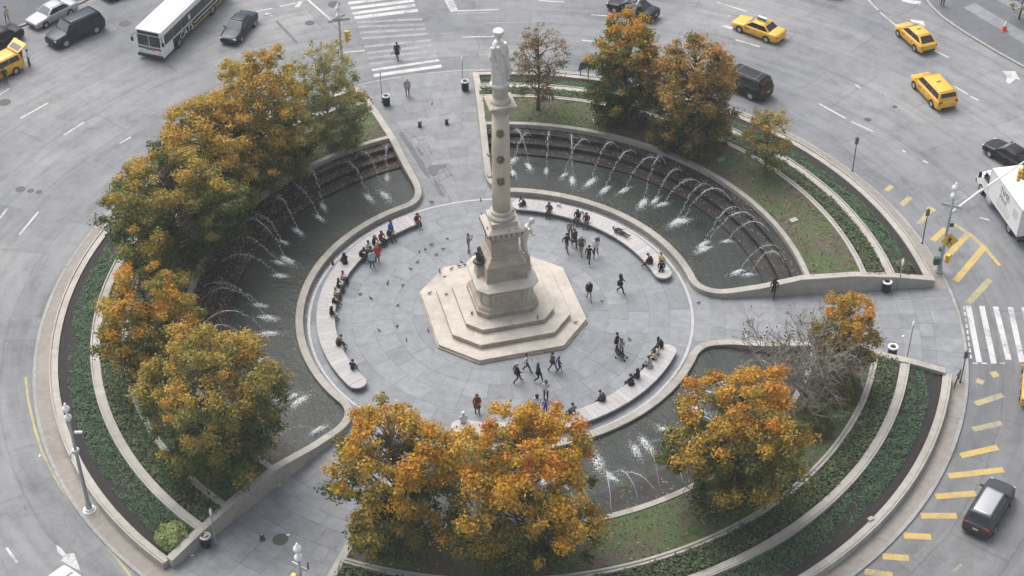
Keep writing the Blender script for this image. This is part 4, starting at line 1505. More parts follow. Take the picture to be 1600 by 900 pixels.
def letters(text, size, parent, M, material, name='lettering', ext=0.004, shear=0.0, sx=1.0):
    cu = bpy.data.curves.new('t', 'FONT')
    cu.body = text
    cu.size = size
    cu.extrude = ext
    cu.align_x = 'CENTER'
    cu.align_y = 'CENTER'
    cu.shear = shear
    o = bpy.data.objects.new('t', cu)
    COL.objects.link(o)
    bpy.context.view_layer.update()
    dg = bpy.context.evaluated_depsgraph_get()
    me = bpy.data.meshes.new_from_object(o.evaluated_get(dg))
    me.name = name
    bpy.data.objects.remove(o)
    bpy.data.curves.remove(cu)
    me.materials.clear()
    me.materials.append(material)
    me.transform(Matrix.Diagonal((sx, 1, 1, 1)))
    n = link(name, me, parent)
    n.matrix_local = M
    return n


SIDE_L = Matrix(((-1, 0, 0, 0), (0, 0, 1, 0), (0, 1, 0, 0), (0, 0, 0, 1)))   # text readable from the +y side
SIDE_R = Matrix(((1, 0, 0, 0), (0, 0, -1, 0), (0, 1, 0, 0), (0, 0, 0, 1)))   # text readable from the -y side

KIND = {  # length, width, height, wheelbase, hood end, screen top, rear top, rear base, belt z, hood z, trunk z, tyre R
    'sedan': dict(L=4.9, W=1.84, H=1.46, wb=2.82, f0=.27, f1=.43, f2=.70, f3=.84, belt=.96, hood=.90, trunk=1.00, R=.335),
    'hatch': dict(L=4.55, W=1.78, H=1.52, wb=2.72, f0=.20, f1=.42, f2=.80, f3=.975, belt=1.00, hood=.90, trunk=1.02, R=.33),
    'suv': dict(L=4.85, W=1.92, H=1.74, wb=2.82, f0=.25, f1=.37, f2=.90, f3=.975, belt=1.14, hood=1.06, trunk=1.14, R=.38),
    'bigsuv': dict(L=5.45, W=2.02, H=1.92, wb=3.25, f0=.25, f1=.34, f2=.93, f3=.985, belt=1.22, hood=1.14, trunk=1.22, R=.41),
    'van': dict(L=5.1, W=1.98, H=1.76, wb=3.05, f0=.18, f1=.34, f2=.93, f3=.985, belt=1.10, hood=1.00, trunk=1.10, R=.36),
}


def make_car(kind, paint, label, name='car', group=None, taxi=None, rails=False, glassmat='glass', open_hatch=False):
    K = KIND[kind]
    L, W, H = K['L'], K['W'], K['H']
    P = PAINT[paint]
    t = thing(name, label, 'taxi' if taxi is not None else 'car', group=group)
    X = lambda f: L / 2 - f * L
    w = W / 2
    hood, belt, trunk = K['hood'], K['belt'], K['trunk']

    def half(wf, zt, zb):
        ww = w * wf
        return [(0, zb), (ww * .86, zb), (ww * .97, zb + .10), (ww, zb + .42 * (zt - zb)), (ww * .985, zt - .16), (ww * .93, zt - .045), (ww * .72, zt), (0, zt + .025)]
    st = [(X(0.0), half(.74, hood * .74, .34)), (X(.012), half(.84, hood * .80, .24)), (X(.045), half(.93, hood * .87, .20)), (X(.11), half(.985, hood * .94, .19)), (X(K['f0'] * .75), half(1.0, hood, .19)),
          (X(K['f0'] + .02), half(1.0, belt, .19)), (X(.5), half(1.0, belt + .01, .19)), (X(min(K['f3'], .86)), half(1.0, trunk + .005, .19)), (X(.94), half(.985, trunk - .01, .20)), (X(.982), half(.93, trunk - .06, .24)), (X(1.0), half(.82, trunk - .18, .36))]
    mb = MB()
    loft(mb, st)
    mb.build('body', P, t, True, 0.0)
    # cabin frustum
    bw, tw = w * .90, w * .72
    if kind in ('bigsuv', 'van'):
        tw = w * .80
    zr = H
    fb, ft, rt, rb = X(K['f0']), X(K['f1']), X(K['f2']), X(K['f3'])
    zb0 = belt - .06
    c8 = [(rb, -bw, zb0), (fb, -bw, zb0), (fb, bw, zb0), (rb, bw, zb0), (rt, -tw, zr - .03), (ft, -tw, zr - .03), (ft, tw, zr - .03), (rt, tw, zr - .03)]
    mb = MB()
    mb.hexa(c8)
    mb.build('cabin', P, t, True, 0.05, seg=3)
    mb = MB()
    mx_ = (ft + rt) / 2
    lx = (ft - rt) / 2
    mb.add([(rt + .03, -tw * .93, zr - .035), (ft - .03, -tw * .93, zr - .035), (ft - .03, tw * .93, zr - .035), (rt + .03, tw * .93, zr - .035),
            (mx_ - lx * .78, -tw * .75, zr + .018), (mx_ + lx * .74, -tw * .75, zr + .018), (mx_ + lx * .74, tw * .75, zr + .018), (mx_ - lx * .78, tw * .75, zr + .018)],
           [(3, 2, 1, 0), (4, 5, 6, 7), (0, 1, 5, 4), (1, 2, 6, 5), (2, 3, 7, 6), (3, 0, 4, 7)])
    mb.build('roof', P, t, True)
    G_ = M_[glassmat]
    v = [Vector(q) for q in c8]
    mb = MB()
    panel(mb, v[1], v[2], v[6], v[5], .07, .93, .14, .95)
    mb.build('windshield', M_['glasslit'] if kind in ('sedan', 'bigsuv') else G_, t)
    if not open_hatch:
        mb = MB()
        panel(mb, v[3], v[0], v[4], v[7], .08, .92, (.42 if kind in ('suv', 'bigsuv', 'van') else .20), .93)
        mb.build('rear_window', G_, t)
    nwin = 2 if kind in ('sedan', 'hatch') else 3
    for sA, sB, sC, sD in ((v[0], v[1], v[5], v[4]), (v[2], v[3], v[7], v[6])):
        lo, hi = .055, .945
        for i in range(nwin):
            u0 = lo + (hi - lo) * i / nwin + .008
            u1 = lo + (hi - lo) * (i + 1) / nwin - .008
            mb = MB()
            # taper the end panes with the pillars
            panel(mb, sA, sB, sC, sD, u0, u1, .20, .90)
            mb.build('side_window', M_['glass'], t)
    # sills, door seams, bumpers
    for s in (-1, 1):
        mb = MB()
        for f in (.34, .52, .68) if kind != 'hatch' else (.32, .51, .67):
            mb.box((X(f), s * w * .995, .62), (.012, .02, .55))
        mb.build('door_seam', M_['black'], t)
        for f in (.49, .65):
            mb = MB()
            mb.box((X(f), s * (w * 1.0 + .005), belt - .17), (.18, .03, .035))
            mb.build('door_handle', P if paint != 'black' else M_['chrome'], t)
        mb = MB()
        mb.box((X(K['f0'] + .045), s * (bw + .14), belt + .06), (.14, .22, .15), taper=.8)
        mb.build('mirror', P, t, bevel=.03)
        mb = MB()
        mb.box((X(.028), s * w * .66, hood * .74), (.18, w * .40, .14))
        mb.build('headlight', M_['lamp'], t, bevel=.03)
        mb = MB()
        mb.box((X(.985), s * w * .74, trunk - .22), (.10, w * .34, .17 if kind in ('sedan', 'hatch') else .34))
        mb.build('taillight', M_['tail'], t, bevel=.03)
    mb = MB()
    mb.box((X(.0) - .01, 0, .42), (.10, W * .66, .20))
    mb.build('front_grille', M_['black'], t, bevel=.02)
    mb = MB()
    mb.box((X(1.0) + .015, 0, .40), (.10, W * .70, .16))
    mb.build('rear_bumper', M_['black'] if kind != 'sedan' else P, t, bevel=.03)
    mb = MB()
    mb.box((X(1.0) - .012, 0, trunk - .36), (.03, .34, .12))
    mb.build('number_plate', M_['plate'], t)
    R = K['R']
    xs = (X(.5) + K['wb'] / 2 + .04, X(.5) - K['wb'] / 2 + .04)
    add_wheels(t, R, .22, xs, (-(w - .078), w - .078))
    for x in xs:
        for s in (-1, 1):
            mb = MB()
            mb.lathe([(R * 1.13, -.08), (R * 1.13, .018)], 22, 0, Matrix.Translation((x, s * (w - .012), R + .01)) @ Matrix.Rotation(PI / 2 * (1 if s < 0 else -1), 4, 'X'))
            mb.build('wheel_arch', M_['black'], t)
    if rails:
        for s in (-1, 1):
            mb = MB()
            mb.tube([(ft - .1, s * tw * .86, zr + .0), (ft - .2, s * tw * .86, zr + .06), (rt + .25, s * tw * .86, zr + .06), (rt + .12, s * tw * .86, zr + .0)], .02, 6)
            mb.build('roof_rail', M_['chrome'] if rails == 2 else M_['black'], t)
        if rails == 2:
            for f in (.45, .8):
                mb = MB()
                mb.tube([(X(f), -tw * .86, zr + .06), (X(f), tw * .86, zr + .06)], .02, 6)
                mb.build('roof_bar', M_['chrome'], t)
    if taxi is not None:
        mb = MB()
        if taxi == 'ad':
            mb.box((mx_, 0, zr + .20), (1.15, .34, .32), taper=.75)
            o = mb.build('roof_advert', M_['white'], t, bevel=.02)
            for s in (-1, 1):
                mb = MB()
                mb.add([(mx_ - .48, s * .172, zr + .08), (mx_ + .48, s * .172, zr + .08), (mx_ + .44, s * .138, zr + .33), (mx_ - .44, s * .138, zr + .33)], [(0, 1, 2, 3)])
                mb.build('advert_screen', M_['teal'], o, fix=False)
        else:
            mb.box((mx_ + .2, 0, zr + .08), (.14, .42, .14), taper=.8)
            mb.build('roof_light', M_['plate'], t, bevel=.02)
        for Ms, s in ((SIDE_L, 1), (SIDE_R, -1)):
            letters('T', .34, t, Matrix.Translation((X(.40), s * (w + .004), .74)) @ Ms, M_['black'], 'taxi_mark')
            letters('NYC', .17, t, Matrix.Translation((X(.345), s * (w + .004), .72)) @ Ms, M_['black'], 'taxi_mark')
    if open_hatch:
        # raised tailgate with its window
        hp = Vector((rt + .02, 0, zr - .02))
        d = Vector((-.80, 0, .42)).normalized()
        up = Vector((.42, 0, .80)).normalized()
        q = [hp + Vector((0, -tw, 0)), hp + Vector((0, tw, 0)), hp + d * 1.1 + Vector((0, bw, 0)), hp + d * 1.1 + Vector((0, -bw, 0))]
        mb = MB()
        mb.hexa([tuple(p) for p in q] + [tuple(p + up * .06) for p in q])
        o = mb.build('open_tailgate', P, t, bevel=.02)
        mb = MB()
        panel(mb, q[0], q[1], q[2], q[3], .12, .88, .12, .62, .074, .01)
        mb.build('tailgate_window', G_, o)
        mb = MB()
        mb.box((X(.93), 0, .95), (.3, W * .7, .5))
        mb.build('boot_opening', M_['black'], t)
    return t


def place(t, c, heading):
    t.location = (c[0], c[1], ROAD)
    t.rotation_euler = (0, 0, heading)
    return t


def place_by_wheels(t, fpx, rpx, side, half_w, anchor=None, wb=2.85):
    """near-side wheel contact spots; side = +1 when the car's left side is the near one"""
    a, b = g(*fpx, ROAD), g(*rpx, ROAD)
    d = (a - b).normalized()
    left = Vector((-d.y, d.x, 0))
    mid = (a + b) / 2
    if anchor == 'r':
        mid = b + d * wb / 2
    elif anchor == 'f':
        mid = a - d * wb / 2
    c = mid - left * side * half_w
    return place(t, c, math.atan2(d.y, d.x))


def place_dir(t, cpx, dpx0, dpx1):
    a, b = g(*dpx0, ROAD), g(*dpx1, ROAD)
    d = b - a
    return place(t, g(*cpx, ROAD), math.atan2(d.y, d.x))


CG = 'cars on the roadway'
place_by_wheels(make_car('sedan', 'silver', 'silver sedan beside the kerb at the upper left', group=CG), (70, 45.5), (115, 23), 1, .9)
place_by_wheels(make_car('bigsuv', 'navy', 'large blue-black sport utility vehicle between silver sedan and bus', group=CG, rails=1, glassmat='glass'), (104, 74.5), (154, 52), 1, 1.0)
place_by_wheels(make_car('sedan', 'black', 'black sedan cut by the left edge behind the open taxi', group=CG), (-40, 99), (27, 66), 1, .9, 'r')
place_by_wheels(make_car('van', 'taxi', 'yellow taxi with raised tailgate at the left edge', 'taxi', 'yellow taxis on the roadway', taxi='lamp', open_hatch=True), (-42, 150), (26.5, 116), 1, .95, 'r', 3.05)
place_by_wheels(make_car('sedan', 'navy', 'dark blue sedan driving behind the white bus', group=CG), (377, 67), (400, 40), 1, .9)
place_by_wheels(make_car('sedan', 'black', 'black sedan at the top edge behind a signal pole', group=CG), (959, 21), (1003, 35), 1, .9)
place_by_wheels(make_car('sedan', 'taxi', 'yellow taxi sedan with an advert box on its roof', 'taxi', 'yellow taxis on the roadway', taxi='ad'), (1155, 51), (1197, 67), 1, .9)
place_by_wheels(make_car('hatch', 'taxi', 'yellow hatchback taxi nearest the upper right pavement', 'taxi', 'yellow taxis on the roadway', taxi='lamp'), (1402, 57), (1429, 81), 1, .88)
place_by_wheels(make_car('van', 'taxi', 'yellow minivan taxi below the hatchback taxi on the right', 'taxi', 'yellow taxis on the roadway', taxi='lamp'), (1427, 138), (1456, 169), 1, .95)
place_by_wheels(make_car('bigsuv', 'black', 'black van-like vehicle with roof bars half behind the rusty tree', group=CG, rails=2), (1113, 132), (1172, 157), 1, 1.0, 'r', 3.25)
place_by_wheels(make_car('sedan', 'black', 'black sedan at the right edge beside the white truck', group=CG), (1545, 246), (1592, 275), 1, .9, 'f')
place_by_wheels(make_car('suv', 'grey', 'graphite crossover with pale roof at the lower right', group=CG, rails=1), (1579, 789), (1551, 836), -1, .93)
place_dir(make_car('sedan', 'taxi', 'orange-yellow taxi cut off by the right edge below the crosswalk', 'taxi', 'yellow taxis on the roadway', taxi='lamp'), (1616, 606), (1597, 640), (1604, 560))
place_dir(make_car('sedan', 'white', 'white car entering at the bottom left below the arrow', group=CG), (127, 940), (70, 885), (110, 915))
place_dir(make_car('sedan', 'black', 'dark car whose wheels just show at the top edge left of the bus', group=CG), (196, -13), (215, -20), (170, 0))
place_dir(make_car('sedan', 'grey', 'dark car just entering at the top edge right of the taxi', group=CG), (1276, -14), (1300, -8), (1250, -18))
# give the graphite crossover its pale roof glass
for o in bpy.data.objects:
    if o.get('label', '').startswith('graphite crossover'):
        for ch in o.children:
            if ch.name.startswith('roof') and 'rail' not in ch.name:
                ch.material_slots[0].link = 'OBJECT'
                ch.material_slots[0].material = PAINT['silver']

# bus ---------------------------------------------------------------
bus = thing('city_bus', 'white city bus with dark windows and CATS lettering along its side', 'bus')
L, W, H = 12.2, 2.58, 3.05
w = W / 2
mb = MB()
mb.hexa([(-L / 2, -w, .32), (L / 2, -w, .32), (L / 2, w, .32), (-L / 2, w, .32), (-L / 2 + .1, -w, H - .1), (L / 2 - .08, -w, H - .1), (L / 2 - .08, w, H - .1), (-L / 2 + .1, w, H - .1)])
mb.build('body', M_['white'], bus, bevel=.10, seg=3)
mb = MB()
mb.hexa([(-L / 2 + .15, -w + .06, H - .14), (L / 2 - .12, -w + .06, H - .14), (L / 2 - .12, w - .06, H - .14), (-L / 2 + .15, w - .06, H - .14),
         (-L / 2 + .4, -w + .3, H + .03), (L / 2 - .35, -w + .3, H + .03), (L / 2 - .35, w - .3, H + .03), (-L / 2 + .4, w - .3, H + .03)])
mb.build('roof', M_['white'], bus, bevel=.04)
mb = MB()
mb.box((-1.2, 0, H + .07), (1.8, 1.5, .14), taper=.9)
mb.build('roof_hatch', M_['white'], bus, bevel=.03)
mb = MB()
mb.box((2.9, 0, H + .045), (.7, .7, .08), taper=.9)
mb.build('roof_hatch', M_['white'], bus, bevel=.02)
for s in (-.58, .58):
    mb = MB()
    mb.box((L / 2 - .02, s, 1.92), (.08, 1.06, 1.02))
    mb.build('windshield_pane', M_['glass'], bus, bevel=.02)
    mb = MB()
    mb.tube([(L / 2 + .035, s - .3, 1.45), (L / 2 + .035, s + .25, 1.9)], .012, 5)
    mb.build('wiper', M_['black'], bus)
mb = MB()
mb.box((L / 2 - .03, 0, 2.70), (.08, 2.1, .30))
mb.build('destination_sign', M_['black'], bus, bevel=.02)
mb = MB()
mb.box((L / 2 + .0, 0, 1.18), (.06, 2.3, .20))
mb.build('front_band', M_['benchbase'], bus, bevel=.02)
mb = MB()
mb.box((L / 2 + .03, -.1, 1.12), (.04, .62, .16))
mb.build('front_advert', M_['teal'], bus)
mb = MB()
mb.box((L / 2 + .03, .38, 1.10), (.04, .26, .18))
mb.build('front_advert', M_['orange'], bus)
mb = MB()
mb.box((L / 2 + .04, 0, .46), (.20, 2.5, .26))
mb.build('bumper', M_['black'], bus, bevel=.03)
for s in (-1, 1):
    mb = MB()
    mb.box((L / 2 + .01, s * .92, .82), (.05, .34, .17))
    mb.build('headlight', M_['lamp'], bus, bevel=.02)
    mb = MB()
    mb.tube([(L / 2 - .1, s * (w - .02), 2.5), (L / 2 + .18, s * (w + .22), 2.35), (L / 2 + .18, s * (w + .25), 1.9)], .03, 6)
    mb.box((L / 2 + .18, s * (w + .25), 1.95), (.08, .22, .40))
    mb.build('mirror', M_['black'], bus)
    # dark skirt and windows
    mb = MB()
    mb.box((-.6, s * (w + .004), .86), (9.7, .03, .88))
    mb.build('advert_panel', M_['black'], bus)
    for i in range(7):
        mb = MB()
        mb.box((4.85 - i * 1.5, s * (w + .006), 1.95), (1.46, .03, .95))
        mb.build('side_window', M_['glass'], bus, bevel=.01)
    mb = MB()
    mb.box((-.6, s * (w + .006), 1.385), (10.8, .03, .05))
    mb.build('trim_strip', M_['silver'], bus)
    mb = MB()
    mb.box((-1.75, s * (w + .022), .62), (5.6, .01, .10))
    mb.build('yellow_stripe', PAINT['taxi'] if False else flat((.62, .60, .06)), bus)
    mb = MB()
    mb.box((-1.9, s * (w + .022), .98), (4.9, .01, .10))
    mb.build('slogan_line', M_['white'], bus)
    mb = MB()
    mb.box((1.2, s * (w + .022), 1.95), (.3, .02, .42))
    mb.build('window_notice', M_['white'], bus)
    for x in (L / 2 - 2.75, -L / 2 + 3.3):
        mb = MB()
        mb.lathe([(.60, -.06), (.60, .024)], 24, 0, Matrix.Translation((x, s * (w - .0), .55)) @ Matrix.Rotation(PI / 2 * (1 if s < 0 else -1), 4, 'X'))
        mb.build('wheel_arch', M_['black'], bus)
letters('CATS', .86, bus, Matrix.Translation((1.95, w + .024, .90)) @ SIDE_L, M_['white'], sx=1.15, shear=.12)
letters('CATS', .86, bus, Matrix.Translation((1.95, -w - .024, .90)) @ SIDE_R, M_['white'], sx=1.15)
add_wheels(bus, .50, .30, (L / 2 - 2.75, -L / 2 + 3.3), (-(w - .11), w - .11))
a, b = g(281, 74, ROAD), g(344, 12, ROAD)
d = (a - b).normalized()
left = Vector((-d.y, d.x, 0))
front = a + d * 2.75 - left * (w - .0)
place(bus, front - d * L / 2, math.atan2(d.y, d.x))

# box truck -----------------------------------------------------------
tr = thing('box_truck', 'white box truck lettered TIME on its side at the right edge', 'truck')
w = 1.22
mb = MB()
mb.box((-1.0, 0, 2.15), (5.6, 2.44, 2.5))
mb.build('cargo_box', M_['white'], tr, bevel=.04, seg=2)
for s in (-1, 1):
    for x in (-3.78, 1.78):
        mb = MB()
        mb.box((x, s * 1.225, 2.15), (.06, .03, 2.44))
        mb.build('corner_rail', M_['silver'], tr)
    for z in (.93, 3.37):
        mb = MB()
        mb.box((-1.0, s * 1.225, z), (5.5, .03, .07))
        mb.build('edge_rail', M_['silver'], tr)
    Ms = SIDE_L if s > 0 else SIDE_R
    y = s * 1.232
    letters('TIME', .78, tr, Matrix.Translation((-.85, y, 2.75)) @ Ms, M_['greysteel'], sx=1.0)
    letters('Mired', .52, tr, Matrix.Translation((-.75, y, 2.18)) @ Ms, M_['greysteel'], sx=1.0)
    for i, (ln, zz) in enumerate(((1.9, 1.84), (2.4, 1.62), (2.3, 1.46), (2.3, 1.30), (2.0, 1.15))):
        mb = MB()
        mb.box((-.95, s * 1.222, zz), (ln, .012, .055))
        mb.build('text_line', flat((.45, .46, .47)), tr)
    mb = MB()
    mb.box((-2.85, s * 1.222, 2.35), (.75, .012, .75))
    mb.build('emblem', flat((.60, .61, .62)), tr)
mb = MB()
prof = [(1.85, .55), (4.10, .55), (4.15, 1.05), (4.05, 1.45), (3.25, 1.60), (2.85, 2.45), (1.85, 2.5)]
vs = [(x, -1.05, z) for x, z in prof] + [(x, 1.05, z) for x, z in prof]
n = len(prof)
mb.add(vs, [tuple(range(n - 1, -1, -1)), tuple(range(n, 2 * n))] + [(i, (i + 1) % n, n + (i + 1) % n, n + i) for i in range(n)])
mb.build('cab', M_['white'], tr, bevel=.09, seg=3)
mb = MB()
panel(mb, (3.25, -1.05, 1.60), (3.25, 1.05, 1.60), (2.85, 1.05, 2.45), (2.85, -1.05, 2.45), .08, .92, .10, .92)
mb.build('windshield', M_['glass'], tr)
for s in (-1, 1):
    mb = MB()
    mb.hexa([(2.05, s * 1.045, 1.62), (3.05, s * 1.045, 1.62), (3.05, s * 1.065, 1.62), (2.05, s * 1.065, 1.62), (2.05, s * 1.045, 2.32), (2.75, s * 1.045, 2.32), (2.75, s * 1.065, 2.32), (2.05, s * 1.065, 2.32)])
    mb.build('side_window', M_['glass'], tr)
    mb = MB()
    mb.tube([(2.9, s * 1.05, 1.9), (3.1, s * 1.35, 1.95)], .03, 5)
    mb.box((3.1, s * 1.38, 1.9), (.10, .24, .50))
    mb.build('mirror', M_['black'], tr)
    mb = MB()
    mb.box((4.08, s * .8, .95), (.10, .36, .22))
    mb.build('headlight', M_['lamp'], tr, bevel=.02)
    mb = MB()
    mb.box((1.5, s * .95, .60), (.9, .5, .5))
    mb.build('fuel_tank', M_['silver'], tr, bevel=.08)
mb = MB()
mb.box((4.15, 0, .62), (.16, 2.15, .28))
mb.build('bumper', M_['black'], tr, bevel=.03)
mb = MB()
mb.box((4.12, 0, 1.15), (.06, 1.0, .35))
mb.build('front_grille', M_['black'], tr)
mb = MB()
mb.box((-.8, 0, .72), (7.2, .9, .26))
mb.build('chassis', M_['black'], tr)
mb = MB()
mb.box((-3.85, 0, .55), (.12, 2.3, .16))
mb.build('rear_bumper', M_['black'], tr)
add_wheels(tr, .44, .28, (3.15, -2.1), (-.92, .92))
a, b = g(1531, 300, ROAD), g(1577, 366, ROAD)
d = (a - b).normalized()
left = Vector((-d.y, d.x, 0))
mid = (a + b) / 2 - left * .98
place(tr, mid - d * ((3.15 - 2.1) / 2), math.atan2(d.y, d.x))
print('truck wheelbase measured', (a - b).length)
# ------------------------------------------------------------------ street furniture
def lantern(mb, z, r=0.25):
    """two-tier round white lantern"""
    for k in (0, 1):
        zz = z + k * 0.72
        mb.lathe([(0.06, zz), (r * .75, zz + .10), (r, zz + .20), (r * .95, zz + .34), (r * .55, zz + .44), (0.10, zz + .50), (0.05, zz + .72)], 14)


def signal_head(parent, loc, rz, n=3):
    mb = MB()
    M = Matrix.Translation(loc) @ Matrix.Rotation(rz, 4, 'Z')
    for i in range(n):
        mb.box((0, 0, -i * .36), (.30, .30, .33), 0, M)
    o = mb.build('signal_head', M_['sigyellow'], parent, bevel=.03)
    for i in range(n):
        mb = MB()
        mb.tube([(.15, 0, -i * .36), (.34, 0, -i * .36 + .02)], [.135, .125], 10, 0, M)
        mb.build('visor', M_['sigyellow'], o)


def street_pole(label, base, H, arm=None, name='signal_pole', z0=0.0, heads=(), signs=(), boxes=(), tops=True, pole_r=.095, cat='signal pole'):
    t = thing(name, label, cat, (base[0], base[1], z0))
    mb = MB()
    mb.lathe([(.30, 0), (.30, .12), (.22, .2), (.20, .55), (.15, .7), (pole_r * 1.25, .9), (pole_r, H * .6), (pole_r * .8, H)], 14)
    mb.build('pole', M_['polepaint'], t, True)
    if tops:
        mb = MB()
        lantern(mb, H - .05)
        mb.build('lantern', M_['white'], t, True)
    if arm is not None:
        e = Vector(arm) - Vector((base[0], base[1], z0))
        zs = min(H * .80, e.z - .2)
        mb = MB()
        mb.tube([(0, 0, zs), (e.x * .35, e.y * .35, zs + (e.z - zs) * .45), tuple(e)], [.10, .085, .055], 8)
        mb.build('mast_arm', M_['white'], t, True)
        mb = MB()
        mb.tube([(0, 0, H * .93), (e.x * .55, e.y * .55, zs + (e.z - zs) * .6)], .018, 5)
        mb.build('stay_rod', M_['silver'], t)
    for z, d, n in heads:
        mb = MB()
        mb.tube([(0, 0, z), (d[0] * .6, d[1] * .6, z + .08)], .035, 6)
        mb.tube([(0, 0, z - .85), (d[0] * .6, d[1] * .6, z - .78)], .03, 6)
        mb.build('bracket', M_['silver'], t)
        signal_head(t, (d[0], d[1], z), math.atan2(d[1], d[0]) + .6, n)
    for z, rz, ln in signs:
        mb = MB()
        mb.box((0, 0, z), (ln, .04, .24), 0, Matrix.Rotation(rz, 4, 'Z'))
        mb.build('street_sign', M_['silver'], t)
    for z, c, d, mt_ in boxes:
        mb = MB()
        mb.box((c[0], c[1], z), d)
        mb.build('control_box', mt_, t, bevel=.03)
    return t


b = g(537, 127)
street_pole('white signal pole with two name plates and yellow signals at the north path corner', b, 6.3, g(478, -3, 6.6), heads=((4.9, (.55, -.1), 3), (2.1, (.45, -.15), 1)), signs=((6.05, .25, 1.9), (6.35, .75, 1.3)),
            boxes=((2.25, (.12, -.22), (.4, .12, .55), M_['silver']), (3.0, (-.30, 0, 0), (.22, .2, .4), M_['iron'])))
b = g(1467, 425)
t = street_pole('white signal pole carrying a yellow diamond pedestrian sign beside the yellow hatching', b, 6.8, g(1604, 250, 6.9), heads=((1.35, (.50, .1), 2),), signs=((6.1, -.45, 1.5),),
                boxes=((1.15, (-.38, -.1), (.42, .34, .62), M_['green']), (2.0, (-.1, .2), (.3, .3, .3), M_['green']), (4.3, (.3, .1), (.30, .10, .34), M_['iron'])))
Md = Matrix.Translation((.28, -.16, 3.05)) @ Matrix.Rotation(rad(90 - 4), 4, 'X')
mb = MB()
r_ = .68
mb.prism([(r_, 0), (0, r_), (-r_, 0), (0, -r_)], -.015, .015, 0, None, Md)
dsg = mb.build('diamond_sign', M_['sigyellow'], t)
mb = MB()                                   # walking figure symbol
for px in ([(-.06, .26), (.05, .26), (.05, .37), (-.06, .37)], [(-.07, .0), (.07, .0), (.08, .24), (-.08, .24)], [(-.05, .02), (-.20, -.34), (-.11, -.34), (.03, .0)], [(-.01, .02), (.14, -.34), (.22, -.34), (.06, .02)],
           [(-.08, .22), (-.22, .02), (-.16, 0), (-.04, .16)], [(.07, .22), (.22, .06), (.17, .02), (.05, .14)]):
    mb.prism(px, .016, .022, 0, None, Md)
mb.build('walking_symbol', M_['black'], dsg)
e = g(1594, 268, 6.1)
hd = thing('hanging_signal', 'yellow traffic signal hanging from the long arm over the white truck', 'signal', (0, 0, 0))
signal_head(hd, (e.x, e.y, 6.2), -1.9, 3)
signal_head(hd, (e.x + .4, e.y + .1, 6.2), -1.0, 3)
mb = MB()
mb.tube([(e.x + .2, e.y + .05, 6.2), (e.x + .25, e.y + .1, 6.95)], .04, 6)
mb.box((e.x + .2, e.y + .05, 6.25), (.7, .1, .08))
mb.build('hanger', M_['silver'], hd)
b = g(465, 862, 7.0)
street_pole('white signal pole with yellow signals at the bottom edge by the southwest path', (b.x, b.y), 6.3, None, heads=((5.2, (-.35, -.25), 3),), signs=((5.75, -.6, 1.1),), boxes=((5.6, (.45, .2), (.1, .1, .7), M_['greysteel']),))
b = g(985, 103)
street_pole('white signal pole rising through the orange-topped tree in front of the black sedan', b, 6.5, g(1006, -12, 7.0), signs=((6.0, .1, 1.4),))
b = g(140, 797)
t = street_pole('tall silver lamp post on the west sidewalk beside the planter wall', b, 7.9, None, 'lamp_post', boxes=((7.2, (.55, -.35), (.5, .16, .16), M_['white']),), pole_r=.105, cat='lamp post')
mb = MB()
mb.lathe([(.16, 5.1), (.24, 5.15), (.24, 5.4), (.16, 5.45)], 12)
mb.tube([(0, 0, 5.3), (-.35, -.1, 5.1), (-.38, -.1, 4.7)], .05, 6)
mb.build('collar', M_['silver'], t)
mb = MB()
mb.lathe([(.42, 0), (.42, .05), (.34, .1), (.30, .25)], 16)
mb.build('base_ring', M_['white'], t)


def slim_post(label, px, H, material, ring=False, z0=0.0, board=False):
    c = g(*px, z0)
    t = thing('slim_post', label, 'post', c)
    mb = MB()
    mb.lathe([(.10, 0), (.10, .04), (.045, .06), (.035, H)], 10)
    mb.build('pole', material, t, True)
    mb = MB()
    if ring:
        mb.lathe([(.04, H - .55), (.16, H - .40), (.17, H - .1), (.08, H + .05), (.02, H + .1)], 10, 0, None, .5, 1)
        mb.build('head', M_['white'], t, True)
    elif board:
        mb.box((0, 0, H - .4), (.30, .05, .6))
        mb.build('sign_plate', M_['greysteel'], t)
    else:
        mb.lathe([(.05, H - .1), (.06, H), (.02, H + .06)], 8)
        mb.build('cap', material, t)
    return t


slim_post('thin black post on the north-east sidewalk nearest the minivan taxi', (1332, 267), 3.3, M_['blacksteel'], board=True)
slim_post('thin black post on the sidewalk left of the diamond sign pole', (1441, 380), 3.3, M_['blacksteel'], board=True)
slim_post('thin grey post rising from the wall at the lower side of the east path', (1417, 561), 3.4, M_['greysteel'], True)
slim_post('thin grey post with a white head beside the north path left litter bin', (597, 160), 3.3, M_['greysteel'], True)
slim_post('thin grey post with a white head at the right side of the north path', (723, 135), 2.9, M_['greysteel'], True)
slim_post('thin grey post against the upper wall of the east path by the shrub', (1403, 453), 2.8, M_['greysteel'], True)
slim_post('thin grey post against the southwest path wall above the litter bin', (338, 852), 3.2, M_['greysteel'], True)
t = slim_post('black sign post at the east kerb with a bicycle leaning on it', (1500.5, 597), 2.9, M_['blacksteel'], board=True)


